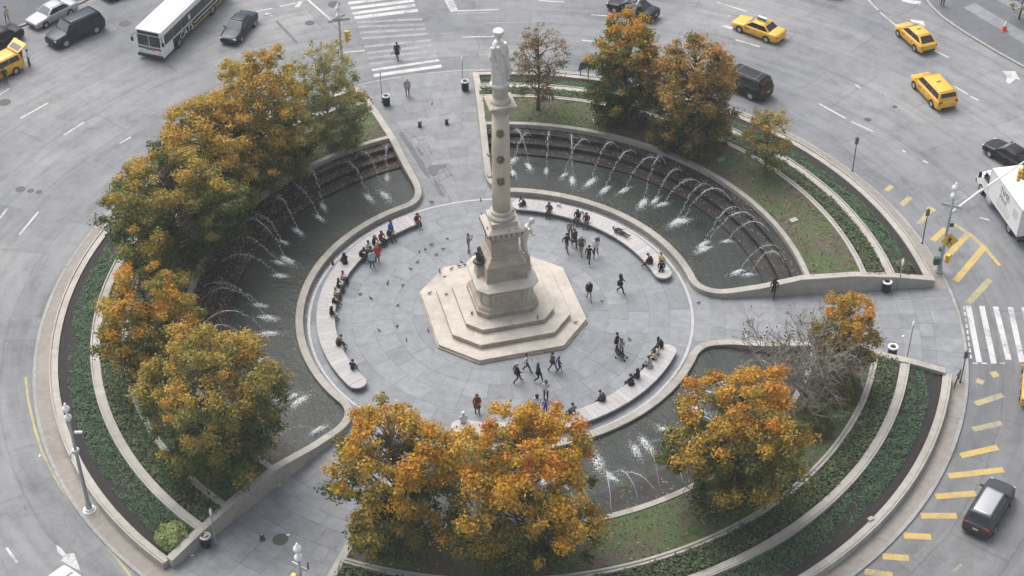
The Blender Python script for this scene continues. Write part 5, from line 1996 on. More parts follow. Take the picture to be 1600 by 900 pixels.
def bin_(label, px, rim_, full=False):
    c = g(*px)
    t = thing('litter_bin', label, 'litter bin', c, group='litter bins on the paths')
    mb = MB()
    mb.lathe([(.24, 0), (.27, .05), (.31, .80), (.30, .86)], 16)
    mb.build('drum', M_['blacksteel'], t, True)
    mb = MB()
    for i in range(16):
        a = 2 * PI * i / 16
        mb.box((.30 * math.cos(a), .30 * math.sin(a), .44), (.02, .05, .72), 0, Matrix.Rotation(0, 4, 'Z'))
    s_ = mb.build('slats', M_['iron'], t)
    s_['kind'] = 'stuff'
    mb = MB()
    mb.arc([(.20, .86), (.37, .86), (.37, .92), (.33, .98), (.22, .96)], 0, 360, 20)
    mb.build('rim', rim_, t, True)
    mb = MB()
    if full:
        r2 = random.Random(4)
        for i in range(9):
            mb.box((r2.uniform(-.15, .15), r2.uniform(-.15, .15), .98 + r2.uniform(-.05, .1)), (.16, .12, .12), 0, Matrix.Rotation(r2.uniform(0, 3), 4, 'Z'))
        o = mb.build('rubbish', flat((.5, .42, .33)), t, bevel=.02)
        o['kind'] = 'stuff'
    else:
        mb.lathe([(.19, .80), (.19, .90)], 14)
        mb.build('opening', M_['black'], t)


bin_('black litter bin with pale rim on the left of the north path', (604, 164), M_['silver'])
bin_('black litter bin with pale rim on the right of the north path by the wall', (727, 141), M_['silver'])
bin_('litter bin with white rim against the upper wall of the east path', (1384, 455), M_['white'])
bin_('litter bin with white rim behind the lower wall of the east path', (1393, 557), M_['white'])
bin_('overfull black litter bin on the southwest path below the round shrub', (323, 853), M_['silver'], True)


def bollard(label, px):
    c = g(*px)
    t = thing('bollard', label, 'bollard', c, group='short bollards')
    mb = MB()
    mb.lathe([(.19, 0), (.19, .05), (.14, .10), (.13, .38), (.17, .42), (.17, .50)], 14)
    mb.build('shaft', M_['iron'], t)
    mb = MB()
    mb.lathe([(.16, .50), (.14, .57), (.04, .60)], 14)
    mb.build('cap', M_['greysteel'], t)


bollard('short dark bollard on the north path nearest the tar patch', (656, 198))
bollard('short dark bollard on the north path right of its twin', (698, 194))
bollard('short dark bollard on the southwest path beside the manhole', (410, 843))

# notice boards behind the far planter wall
for lab, px, dz, rz in (('dark notice board leaning behind the far wall left of its taller twin', (907, 118), 1.0, .5), ('dark notice board on a tall post at the far planter wall', (919, 122), 1.5, .7)):
    c = g(*px, 0.5)
    t = thing('notice_board', lab, 'sign', c, rz)
    mb = MB()
    mb.tube([(0, 0, -.1), (0, 0, dz)], .05, 8)
    mb.build('post', M_['blacksteel'], t)
    mb = MB()
    mb.box((0, 0, dz + .35), (.85, .08, 1.1), 0, Matrix.Rotation(.35, 4, 'X'))
    mb.build('board', M_['benchbase'], t, bevel=.02)

# traffic cone on the far pavement
c = g(1569, 48, .02)
t = thing('traffic_cone', 'orange traffic cone with white collar on the upper right pavement', 'cone', c)
mb = MB()
mb.box((0, 0, .03), (.55, .55, .06))
mb.build('base', M_['orange'], t, bevel=.02)
mb = MB()
mb.lathe([(.24, .06), (.15, .50)], 14)
mb.build('body', M_['orange'], t)
mb = MB()
mb.lathe([(.152, .50), (.09, .85), (.05, .95)], 14)
mb.build('collar', M_['white'], t)

# bicycle chained to the sign post
c = g(1495, 598)
t = thing('bicycle', 'dark bicycle leaning on the sign post at the east path corner', 'bicycle', c, rad(62))
for x in (-.52, .52):
    mb = MB()
    n = 22
    ring = [(x + .33 * math.cos(2 * PI * i / n), 0, .34 + .33 * math.sin(2 * PI * i / n)) for i in range(n + 1)]
    mb.tube(ring, .022, 5)
    o = mb.build('wheel', M_['tyre'], t)
    mb = MB()
    for i in range(8):
        a = 2 * PI * i / 8
        mb.tube([(x, 0, .34), (x + .32 * math.cos(a), 0, .34 + .32 * math.sin(a))], .006, 4)
    mb.build('spokes', M_['greysteel'], o)['kind'] = 'stuff'
mb = MB()
for pts in ([(-.52, 0, .34), (-.08, 0, .32)], [(-.08, 0, .32), (-.2, 0, .86)], [(-.08, 0, .32), (.38, 0, .80)], [(-.17, 0, .76), (.37, 0, .86)], [(-.52, 0, .34), (-.18, 0, .78)], [(.52, 0, .34), (.36, 0, .95)]):
    mb.tube(pts, .02, 6)
mb.build('frame', M_['blacksteel'], t)
mb = MB()
mb.tube([(.34, -.25, .98), (.36, 0, .98), (.34, .25, .98)], .016, 6)
mb.build('handlebar', M_['greysteel'], t)
mb = MB()
mb.box((-.21, 0, .90), (.26, .14, .06))
mb.build('saddle', M_['black'], t, bevel=.02)

# green irrigation cover and pale stone slabs lying on the lawns
for lab, nm, cat, px, d, mt_ in (('green utility cover lying on the north-east lawn near the pool edge', 'utility_cover', 'cover', (1127, 250), (.62, .42, .06), flat((.10, .36, .22))),
                            ('pale stone block lying on the north-east lawn', 'stone_block', 'stone', (1240, 345), (.62, .45, .12), M_['coping']),
                            ('pale stone block on the mulch near the wall at the lower right', 'stone_block', 'stone', (1360, 813), (.40, .3, .2), M_['coping'])):
    zb = 1.40 if px[1] < 500 else .46
    c = g(*px, zb)
    t = thing(nm, lab, cat, c, .5)
    mb = MB()
    mb.box((0, 0, d[2] / 2), d)
    mb.build('lid' if 'cover' in nm else 'block', mt_, t, bevel=.02)
c = g(935, 190, 1.40)
t = thing('concrete_frame', 'small open concrete frame on the far lawn by the jets', 'frame', c, .2)
mb = MB()
for q, d in (((0, -.3), (.9, .12, .16)), ((-.4, 0), (.12, .6, .16)), ((.4, 0), (.12, .6, .16))):
    mb.box((q[0], q[1], .08), (d[0], d[1], d[2]))
mb.build('bar', M_['coping'], t)
c = g(1112, 812, 1.40)
t = thing('hose_ring', 'pale half ring of hose lying on the south-east lawn', 'hose', c)
mb = MB()
mb.tube([(.62 * math.cos(a), .62 * math.sin(a), .05) for a in np.linspace(.9, 3.9, 14)], .035, 6)
mb.build('tube', M_['coping'], t)
# paper scraps on the ground
for i, px in enumerate(((450, 836), (437, 758), (388, 690 + 40), (1411, 525), (1165, 525), (300, 868), (148, 711))):
    c = g(*px) if i != 6 else g(62, 712, ROAD)
    mb = MB()
    mb.hexa([(-.11, -.05, .006), (.1, -.06, .006), (.12, .05, .006), (-.1, .06, .006), (-.1, -.04, .03), (.09, -.05, .018), (.1, .05, .04), (-.09, .05, .02)])
    o = mb.build('paper_scrap', M_['white'])
    o.location = (c.x, c.y, c.z)
    o.rotation_euler = (0, 0, i * 1.3)
    tag(o, ('white paper scrap standing out on the southwest path by the signal pole', 'white paper scrap on the southwest path close to the long wall', 'white paper scrap near the top of the southwest path wall', 'white scrap on the east path beside the small orange tree',
            'white scrap against the rim of the south-east pool', 'white speck on the southwest path below the overfull bin', 'white speck in the gutter of the left road')[i], 'litter', 'paper scraps')
# ------------------------------------------------------------------ people
# each pose: joints in metres, facing +x; one continuous skinned body per pose, coloured per person through object material slots
def mirror(d):
    return d


def pose(kind):
    J = {}
    if kind in ('stand', 'photo', 'walk', 'walk2', 'bag'):
        J.update(pel=(0, 0, .96), wai=(0, 0, 1.10), che=(.015, 0, 1.31), nck=(.0, 0, 1.49), hd0=(.015, 0, 1.57), hd1=(.025, 0, 1.645), hd2=(.015, 0, 1.71), nose=(.125, 0, 1.63))
        for s, k in ((1, 'l'), (-1, 'r')):
            J['sh' + k] = (0, .185 * s, 1.42)
            J['hp' + k] = (0, .095 * s, .92)
        if kind == 'stand':
            leg = {'l': ((.02, .11, .50), (0, .12, .085), (.17, .14, .045)), 'r': ((.02, -.11, .50), (-.03, -.12, .085), (.14, -.14, .045))}
            arm = {'l': ((-.02, .26, 1.15), (.08, .25, .92)), 'r': ((-.02, -.26, 1.15), (.10, -.24, .93))}
        elif kind == 'photo':
            leg = {'l': ((.05, .11, .50), (.06, .13, .085), (.22, .14, .045)), 'r': ((.0, -.11, .50), (-.10, -.13, .085), (.07, -.14, .045))}
            arm = {'l': ((.16, .22, 1.22), (.30, .08, 1.46)), 'r': ((.16, -.22, 1.22), (.30, -.08, 1.46))}
        elif kind == 'bag':
            leg = {'l': ((.04, .11, .50), (.05, .12, .085), (.21, .13, .045)), 'r': ((.02, -.11, .50), (-.06, -.12, .085), (.11, -.13, .045))}
            arm = {'l': ((.06, .25, 1.14), (.27, .12, 1.10)), 'r': ((-.02, -.26, 1.15), (.06, -.26, .91))}
        else:
            f = 1.0 if kind == 'walk' else -1.0
            a_ = ((.20, .1 * f, .54), (.30, .1 * f, .10), (.46, .11 * f, .075))
            b_ = ((.03, -.1 * f, .51), (-.30, -.1 * f, .17), (-.17, -.11 * f, .05))
            leg = {'l': a_ if f > 0 else b_, 'r': b_ if f > 0 else a_}
            fa = ((.08, .25, 1.16), (.27, .22, 1.02))
            ba = ((-.15, .25, 1.17), (-.14, .26, .93))
            mr = lambda q: tuple((x, -y, z) for x, y, z in q)
            arm = {'l': ba if f > 0 else fa, 'r': mr(fa) if f > 0 else mr(ba)}
    else:
        lean = .06 if kind == 'sit' else .20
        J.update(pel=(-.02, 0, .56), wai=(0, 0, .70), che=(lean * .8, 0, .90), nck=(lean * 1.3, 0, 1.07), hd0=(lean * 1.5 + .02, 0, 1.15), hd1=(lean * 1.7 + .03, 0, 1.22), hd2=(lean * 1.7 + .01, 0, 1.29), nose=(lean * 1.7 + .13, 0, 1.20))
        for s, k in ((1, 'l'), (-1, 'r')):
            J['sh' + k] = (lean, .185 * s, 1.00)
            J['hp' + k] = (.02, .10 * s, .54)
        if kind == 'sit':
            leg = {k: ((.44, .12 * s, .55), (.44, .13 * s, .10), (.60, .14 * s, .045)) for s, k in ((1, 'l'), (-1, 'r'))}
            arm = {k: ((lean + .06, .27 * s, .76), (.28, .16 * s, .68)) for s, k in ((1, 'l'), (-1, 'r'))}
        else:
            leg = {'l': ((.43, .14, .56), (.66, .15, .13), (.80, .17, .09)), 'r': ((.43, -.12, .56), (.52, -.12, .10), (.68, -.13, .045))}
            arm = {'l': ((lean + .16, .27, .78), (.42, .08, .74)), 'r': ((lean + .16, -.27, .78), (.42, -.06, .74))}
    return J, leg, arm


def body_mesh(kind):
    J, leg, arm = pose(kind)
    V, E, Rr, T = [], [], [], []       # T: material of the bone ending in this vertex
    idx = {}

    def v(n, p, r, par=None, m_=1):
        idx[n] = len(V)
        V.append(Vector(p))
        Rr.append(r)
        T.append(m_)
        if par:
            E.append((idx[par], idx[n]))
    # materials: 0 skin, 1 top, 2 trousers, 3 shoes
    v('pel', J['pel'], (.155, .125), None, 2)
    v('wai', J['wai'], (.15, .12), 'pel', 1)
    v('che', J['che'], (.175, .135), 'wai', 1)
    v('nck', J['nck'], (.06, .06), 'che', 0)
    v('hd0', J['hd0'], (.078, .085), 'nck', 0)
    v('hd1', J['hd1'], (.082, .10), 'hd0', 0)
    v('hd2', J['hd2'], (.06, .07), 'hd1', 0)
    for k in 'lr':
        s = 1 if k == 'l' else -1
        v('sh' + k, J['sh' + k], (.072, .072), 'che', 1)
        v('el' + k, arm[k][0], (.056, .056), 'sh' + k, 1)
        v('wr' + k, arm[k][1], (.038, .038), 'el' + k, 1)
        d = (Vector(arm[k][1]) - Vector(arm[k][0])).normalized()
        side = Vector((1, 0, 0)) if abs(d.x) < .7 else Vector((0, 0, 1))
        side = (side - d * side.dot(d)).normalized()
        up = d.cross(side)
        w0 = Vector(arm[k][1])
        v('pa' + k, w0 + d * .075, (.036, .022), 'wr' + k, 0)
        for i, (o, ln) in enumerate(((-.030, .070), (-.010, .082), (.010, .078), (.028, .062))):
            b1 = w0 + d * .105 + side * o
            v('f%s%d' % (k, i), b1, (.010, .010), 'pa' + k, 0)
            v('g%s%d' % (k, i), b1 + d * ln * .7 + up * s * .022, (.008, .008), 'f%s%d' % (k, i), 0)
        th = w0 + d * .05 + side * .045
        v('t' + k, th, (.011, .011), 'pa' + k, 0)
        v('u' + k, th + d * .035 + side * .018, (.009, .009), 't' + k, 0)
        v('hp' + k, J['hp' + k], (.098, .098), 'pel', 2)
        v('kn' + k, leg[k][0], (.070, .070), 'hp' + k, 2)
        v('an' + k, leg[k][1], (.050, .050), 'kn' + k, 2)
        v('to' + k, leg[k][2], (.045, .040), 'an' + k, 3)
    bm = bmesh.new()
    ly = bm.verts.layers.skin.verify()
    bv = [bm.verts.new(p) for p in V]
    for q, r in zip(bv, Rr):
        q[ly].radius = r
    bv[0][ly].use_root = True
    for a, b in E:
        bm.edges.new((bv[a], bv[b]))
    me = bpy.data.meshes.new('b')
    bm.to_mesh(me)
    bm.free()
    o = bpy.data.objects.new('b', me)
    COL.objects.link(o)
    sk = o.modifiers.new('s', 'SKIN')
    sk.use_smooth_shade = True
    o.modifiers.new('u', 'SUBSURF').levels = 1
    bpy.context.view_layer.update()
    out = evalmesh(o, 'body')
    # material by nearest bone
    n = len(out.polygons)
    C = np.zeros(n * 3, np.float32)
    out.polygons.foreach_get('center', C)
    C = C.reshape(-1, 3)
    best = np.full(n, 1e9)
    mi = np.zeros(n, np.int32)
    for a, b in E:
        A, B = np.array(V[a]), np.array(V[b])
        ab = B - A
        tt = np.clip(((C - A) @ ab) / max(ab @ ab, 1e-9), 0, 1)
        dist = np.linalg.norm(C - (A + tt[:, None] * ab), axis=1) - (Rr[a][0] * (1 - tt) + Rr[b][0] * tt)
        w = dist < best
        best = np.where(w, dist, best)
        mi = np.where(w, T[b], mi)
    out.materials.clear()
    for m_ in (M_['skin'], M_['black'], M_['black'], M_['shoe']):
        out.materials.append(m_)
    out.polygons.foreach_set('material_index', mi)
    out.polygons.foreach_set('use_smooth', [True] * n)
    hp = Vector(J['hd1'])
    return out, hp, Vector(J['pel']), Vector(J['che'])


POSES = {k: body_mesh(k) for k in ('stand', 'photo', 'walk', 'walk2', 'bag', 'sit', 'sitlean')}


def hair_mesh(style):
    mb = MB()
    if style == 'short':
        mb.lathe([(.100, -.02), (.112, .03), (.100, .085), (.06, .115), (.01, .122)], 12, 0, Matrix.Translation((-.014, 0, 0)))
    elif style == 'long':
        mb.lathe([(.06, -.30), (.105, -.22), (.115, -.05), (.116, .04), (.10, .09), (.06, .12), (.01, .126)], 12, 0, Matrix.Translation((-.035, 0, 0)), .85, 1.05)
    elif style == 'hood':
        mb.lathe([(.14, -.13), (.135, .0), (.128, .06), (.10, .11), (.02, .14)], 12, 0, Matrix.Translation((-.03, 0, 0)))
    elif style == 'hat':
        mb.lathe([(.15, .035), (.15, .05), (.115, .055), (.112, .12), (.09, .15), (.01, .155)], 14, 0, Matrix.Translation((0, 0, 0)))
    return mb.mesh('hair', [M_['hair']], True)


HAIR = {k: hair_mesh(k) for k in ('short', 'long', 'hood', 'hat')}


def coat_mesh(length):
    mb = MB()
    mb.lathe([(.25, -length), (.255, -length + .03), (.215, -length * .45), (.19, 0), (.195, .14), (.17, .16)], 14, 0, None, .82, 1.0)
    return mb.mesh('coat', [M_['black']], True)


COATS = {k: coat_mesh(v_) for k, v_ in (('short', .20), ('long', .45))}


def slot(o, i, m_):
    o.material_slots[i].link = 'OBJECT'
    o.material_slots[i].material = m_


COLR = dict(black=(.014, .014, .016), charcoal=(.045, .046, .05), grey=(.16, .165, .17), lgrey=(.34, .35, .36), white=(.66, .66, .65), navy=(.018, .026, .055), blue=(.02, .14, .50), red=(.48, .025, .035), maroon=(.20, .035, .03),
            purple=(.10, .05, .36), brown=(.085, .055, .035), khaki=(.26, .21, .14), tan=(.30, .23, .16), olive=(.075, .08, .05), jeans=(.055, .085, .15), mint=(.48, .62, .58), pink=(.60, .30, .30), cream=(.58, .48, .33),
            paleblue=(.42, .50, .58), yellow=(.62, .50, .12), bluegrey=(.17, .22, .30), blond=(.38, .26, .11), auburn=(.14, .045, .02), orange=(.55, .20, .08))


def person(label, pos, head, ps, top, legs, hair='short', hairc=None, shoe='shoe', scale=1.0, coat=None, group=None, skin='skin', lie=None):
    me, hp, pel, che = POSES[ps]
    o = link('person', me)
    tag(o, label, 'person', group)
    o.location = pos
    o.rotation_euler = (0, 0, head)
    o.scale = (scale,) * 3
    slot(o, 0, M_[skin])
    slot(o, 1, flat(COLR[top]))
    slot(o, 2, flat(COLR[legs]))
    slot(o, 3, M_[shoe])
    if hair:
        h = link({'short': 'hair', 'long': 'hair', 'hood': 'hood', 'hat': 'hat'}[hair], HAIR[hair], o)
        h.location = hp + Vector((-.005, 0, -.005))
        slot(h, 0, flat(COLR[hairc]) if hairc else M_['hair'])
    if coat:
        c = link('coat', COATS[coat], o)
        c.location = pel + Vector((.0, 0, .08))
        slot(c, 0, flat(COLR[top]))
    return o


def toward(a, b):
    d = Vector(b) - Vector(a)
    return math.atan2(d.y, d.x)


def stander(label, px, ps, dirpx, top, legs, z=0.0, **k):
    """feet at px; dirpx: picture direction the person faces"""
    c = g(*px, z)
    d = g(px[0] + dirpx[0] * 10, px[1] + dirpx[1] * 10, z) - c
    return person(label, c, math.atan2(d.y, d.x), ps, top, legs, **k)


def sitter(label, ang, top, legs, ps='sit', r=12.22, turn=0.0, **k):
    x, y = pol(r, ang)
    return person(label, (x, y, 0.0), rad(ang + 180 + turn), ps, top, legs, **k)


def sit_px(label, px, top, legs, ps='sit', turn=0.0, r=None, **k):
    p = g(*px, .75)
    a = math.degrees(math.atan2(p.y, p.x))
    return sitter(label, a, top, legs, ps, r or 12.22, turn, **k)


GW, GN, GS, GP = 'people on the west bench', 'people on the north-east bench', 'people on the south-east bench', 'people on the plaza'
# west bench, from its north end
sit_px('person in red jacket and white shoes seated alone at the north end of west bench', (645, 335), 'maroon', 'charcoal', group=GW, shoe='shoew')
stander('person in a bright blue jacket standing at the west bench', (611, 372), 'stand', (1, .3), 'blue', 'navy', group=GW, coat='short')
sit_px('person in a navy jacket with outstretched legs right next to the blue jacket', (598, 356), 'navy', 'charcoal', 'sitlean', group=GW)
sit_px('person in red and black seated between the navy jacket and the black one', (587, 365), 'maroon', 'black', group=GW)
sit_px('red-haired person in a black jacket seated behind the standing red coat', (577, 373), 'black', 'black', hair='long', hairc='auburn', group=GW)
stander('person in a bright red coat standing with back to the west bench group', (590, 410), 'stand', (-.6, -1), 'red', 'black', coat='long', hair='long', hairc='blond', group=GW)
stander('person in a pale blue jacket and jeans standing before the west bench', (582, 419), 'stand', (-.5, -1), 'paleblue', 'jeans', coat='short', group=GW)
sit_px('person in a mint green jacket seated on the west bench', (566, 381), 'mint', 'white', group=GW)
sit_px('person in black with white shoes seated below the mint jacket', (556, 391), 'black', 'black', 'sitlean', shoe='shoew', hair='long', group=GW)
sit_px('person in dark clothes seated behind the pale blue jacket', (573, 392), 'charcoal', 'navy', 'sitlean', r=11.9, group=GW)
sit_px('hooded person in a wide black coat sitting apart on the west bench', (531, 404), 'black', 'black', hair='hood', hairc='black', turn=150, r=12.75, coat='long', group=GW)
sit_px('person in a pink top seated highest of the close group of four', (530, 430), 'pink', 'black', scale=.92, group=GW)
sit_px('person in black and pink seated second in the close group of four', (527, 443), 'black', 'charcoal', hair='long', scale=.95, group=GW)
sit_px('person in a cream top seated third in the close group of four', (526, 456), 'cream', 'charcoal', hair='long', hairc='blond', scale=.92, group=GW)
sit_px('child in black leaning out at the lower end of the close group of four', (521, 467), 'black', 'navy', 'sitlean', scale=.85, group=GW)
sit_px('person with long black hair and white trousers seated alone on the west bench', (517, 489), 'black', 'white', hair='long', turn=30, group=GW)
sit_px('person in a dark jacket bending forward on the lower west bench', (531, 533), 'charcoal', 'black', 'sitlean', group=GW)
sit_px('person in black seated cross-legged near the south end of the west bench', (557, 570), 'black', 'lgrey', turn=35, group=GW)
# north-east bench
sit_px('person in black sprawled at the west end of the north-east bench', (824, 298), 'black', 'charcoal', 'sitlean', turn=-60, r=12.6, group=GN)
sit_px('person in dark brown seated with a white bag on the north-east bench', (865, 312), 'brown', 'black', group=GN)
sit_px('person in black with a green parcel on the north-east bench', (911, 327), 'black', 'charcoal', hair='long', group=GN)
sit_px('person in red with a dark rucksack on the north-east bench', (925, 332), 'maroon', 'jeans', turn=20, group=GN)
sit_px('person in black facing the yellow top at the east end of the bench', (1033, 403), 'black', 'black', 'sitlean', turn=-50, r=12.3, group=GN)
sit_px('blond person in a yellow top sitting on the outer edge of the bench end', (1044, 398), 'yellow', 'cream', hair='long', hairc='blond', turn=150, r=13.0, group=GN)
sit_px('person in navy seated closest to the rounded east end of the bench', (1041, 413), 'navy', 'black', turn=60, r=12.7, group=GN)
a = math.degrees(math.atan2(g(984, 358, .6).y, g(984, 358, .6).x))
x, y = pol(12.6, a - 3.2)
o = person('person in black lying stretched out on the north-east bench', (x, y, .62), 0, 'stand', 'black', 'black')
tang = rad(a + 90)
o.rotation_euler = (Matrix.Rotation(tang, 4, 'Z') @ Matrix.Rotation(PI / 2, 4, 'Y') @ Matrix.Rotation(PI, 4, 'Z')).to_euler()
o['group'] = GN
# walkers in the upper right of the plaza
stander('person in a tan jacket, rearmost of the walking group right of the monument', (891, 373), 'stand', (.3, 1), 'tan', 'charcoal', group=GP)
stander('person in a long dark grey coat walking in the upper right group', (897, 386), 'walk', (.5, 1), 'charcoal', 'black', coat='long', group=GP)
stander('person in black with a white bundle at the left of the walking group', (885, 393), 'walk2', (.7, .6), 'black', 'grey', group=GP)
stander('grey-haired person in an olive coat in the middle of the walking group', (908, 397), 'walk', (-.4, 1), 'olive', 'khaki', hairc='lgrey', coat='short', group=GP)
stander('person in a white top with a rucksack at the right of the walking group', (931, 401), 'walk2', (-.3, 1), 'white', 'black', hair='long', group=GP)
stander('person in a black jacket, foremost of the walking group', (920, 412), 'walk', (-.5, 1), 'black', 'charcoal', shoe='shoew', group=GP)
stander('person in a black jacket with white trousers beside the monument steps', (920, 468), 'walk', (.3, 1), 'black', 'lgrey', hairc='lgrey', coat='short', group=GP)
stander('lone hooded person in black walking on the right of the plaza', (969, 458), 'walk2', (1, .2), 'black', 'black', hair='hood', hairc='black', coat='short', group=GP)
# couple with a child right of the steps
stander('person in black holding a child close, right of the steps', (963, 549), 'bag', (1, .1), 'black', 'navy', coat='short', group=GP)
stander('person in light grey bending beside the black jacket with the pushchair', (970, 556), 'walk', (.3, 1), 'lgrey', 'black', hair='long', scale=.9, group=GP)
# lower plaza
stander('stout grey-haired man-sized figure in black striding at the lower steps', (808, 598), 'walk', (1, -.2), 'black', 'charcoal', hairc='lgrey', coat='short', scale=1.05, group=GP)
stander('person in a white top and black leggings striding along the lowest step', (823, 581), 'walk2', (1, .1), 'white', 'black', hair='long', hairc='auburn', group=GP)
stander('person in black and white striding below the lowest step', (841, 597), 'walk', (1, .1), 'black', 'black', hair='long', shoe='shoew', coat='short', group=GP)
stander('person in a charcoal coat walking beside a child in purple', (863, 580), 'walk2', (.8, -.3), 'charcoal', 'jeans', coat='short', group=GP)
stander('child in a purple jacket walking beside a charcoal coat', (873, 581), 'walk', (.9, -.2), 'purple', 'black', scale=.80, shoe='shoew', group=GP)
stander('person in brown and white standing alone above the orange tree', (853, 624), 'bag', (0, 1), 'white', 'black', hair='long', hairc='brown', group=GP)
stander('person in a white jacket standing half behind the orange tree top', (839, 646), 'stand', (.3, -1), 'white', 'charcoal', hair='long', group=GP)
stander('child in purple standing beside the white jacket at the tree top', (852, 647), 'stand', (-.2, -1), 'purple', 'charcoal', scale=.78, group=GP)
stander('person in a maroon coat standing between the two golden tree tops', (746, 646), 'bag', (.1, 1), 'maroon', 'black', hair='long', hairc='auburn', coat='long', group=GP)
sitter('person in white top and white hat seated at the west end of the south-east bench', -102.0, 'white', 'black', hair='hat', hairc='white', r=12.3, turn=20, group=GS)
# south-east bench, seen from behind
sit_px('person in black and white seated first at the east end of the south-east bench', (1036, 538), 'black', 'black', 'sitlean', hair='long', group=GS)
sit_px('person in a white coat seated second from the east end of the bench', (1030, 549), 'white', 'black', hair='long', group=GS)
sit_px('person with black hair in a cream jacket seated third from the east end', (1023, 556), 'cream', 'black', hair='long', group=GS)
sit_px('person in a wide pale grey jacket seated fourth from the east end', (1016, 568), 'lgrey', 'black', scale=1.05, coat='short', group=GS)
sit_px('person in black, right one of the dark pair on the south-east bench', (997, 586), 'black', 'black', hair='long', group=GS)
sit_px('person in black, left one of the dark pair on the south-east bench', (985, 594), 'black', 'black', coat='short', group=GS)
sit_px('person in a dark jacket reading alone on the south-east bench', (943, 620), 'charcoal', 'black', 'sitlean', turn=30, group=GS)
sit_px('person in a blue-grey jacket seated left of the reader near the tree', (895, 640), 'bluegrey', 'black', group=GS)
# paths, crossing and roadside
stander('person in a long black coat with a white bag on the north crosswalk', (621, 93), 'walk', (-.2, 1), 'black', 'charcoal', coat='long', z=ROAD)
stander('person in a grey hooded top and jeans walking onto the north path', (637, 150), 'stand', (0, 1), 'lgrey', 'jeans', hairc='pink', coat='short')
stander('person in dark clothes walking beside the wall of the east path', (1208, 464), 'walk', (-.3, 1), 'black', 'navy', hair='hood', hairc='black')
stander('person in grey taking a picture left of the monument pedestal', (732, 394), 'photo', (.9, -.2), 'grey', 'khaki', group=GP)
stander('person in a white shirt loading the open taxi', (47, 104), 'bag', (-1, .1), 'white', 'black', z=ROAD)
stander('person in dark clothes hidden behind the white shirt at the taxi', (36, 98), 'bag', (-1, .3), 'maroon', 'charcoal', z=ROAD)
stander('person in black and jeans standing beside the taxi at the left edge', (10, 132), 'stand', (-.5, -1), 'black', 'jeans', z=ROAD)
stander('person in a pale shirt walking on the upper left pavement', (13, 36), 'walk', (-.5, -.6), 'cream', 'khaki', z=.02)
stander('person in dark trousers cut by the top edge on the upper right pavement', (1472, 9), 'stand', (.2, 1), 'charcoal', 'black', z=.02)
stander('person in black legs half hidden by the golden tree on the southwest path', (524, 754), 'walk', (.4, 1), 'black', 'black')

# bags and a pushchair
def bagthing(label, pos, d, c, cat='bag', name='bag', rz=0.0):
    t = thing(name, label, cat, pos, rz)
    mb = MB()
    mb.box((0, 0, d[2] / 2), d, taper=.82)
    mb.build('bag_body', flat(COLR[c]), t, bevel=.04, seg=2)
    mb = MB()
    mb.tube([(-d[0] * .25, 0, d[2] * .96), (-d[0] * .15, 0, d[2] * 1.25), (d[0] * .15, 0, d[2] * 1.25), (d[0] * .25, 0, d[2] * .96)], .016, 5)
    mb.build('handle', flat(COLR[c]), t)


p = g(613, 91, ROAD)
bagthing('white shopping bag carried on the north crosswalk', (p.x, p.y, ROAD + .38), (.30, .14, .34), 'white')
for lab, px, c in (('white bag lying on the west bench below the group of four', (518, 480), 'white'), ('white bag beside the brown-clad sitter on the north-east bench', (873, 322), 'white'), ('dark bag trailing behind the hooded sitter on the west bench', (520, 413), 'black'),
                   ('green parcel before the sitter on the north-east bench', (909, 333), 'mint'), ('black bag beside the blue-grey sitter on the south-east bench', (887, 647), 'black')):
    p = g(*px, BZ)
    bagthing(lab, (p.x, p.y, BZ), (.34, .2, .26), c, rz=px[0] * .1)
p = g(931, 397)
bagthing('pale rucksack on the back of the white top in the walking group', (p.x + .16, p.y + .18, 1.02), (.26, .2, .42), 'grey', 'rucksack', 'rucksack')

# pushchair next to the couple
c = g(971, 560)
t = thing('pushchair', 'low dark pushchair next to the couple right of the steps', 'pushchair', c, rad(-30))
mb = MB()
mb.hexa([(-.3, -.2, .3), (.25, -.2, .22), (.25, .2, .22), (-.3, .2, .3), (-.42, -.2, .72), (.1, -.2, .36), (.1, .2, .36), (-.42, .2, .72)])
mb.build('seat', M_['black'], t, bevel=.04)
mb = MB()
for s in (-.2, .2):
    mb.tube([(.35, s, .08), (-.1, s, .4), (-.5, s, .95)], .015, 5)
    mb.tube([(-.35, s, .08), (.0, s, .34)], .015, 5)
mb.tube([(-.5, -.2, .95), (-.5, .2, .95)], .018, 5)
mb.build('frame', M_['greysteel'], t)
for x in (-.35, .35):
    for s in (-.2, .2):
        mb = MB()
        mb.lathe([(.08, -.02), (.08, .02)], 10, 0, Matrix.Translation((x, s, .08)) @ Matrix.Rotation(PI / 2, 4, 'X'))
        mb.build('wheel', M_['tyre'], t)

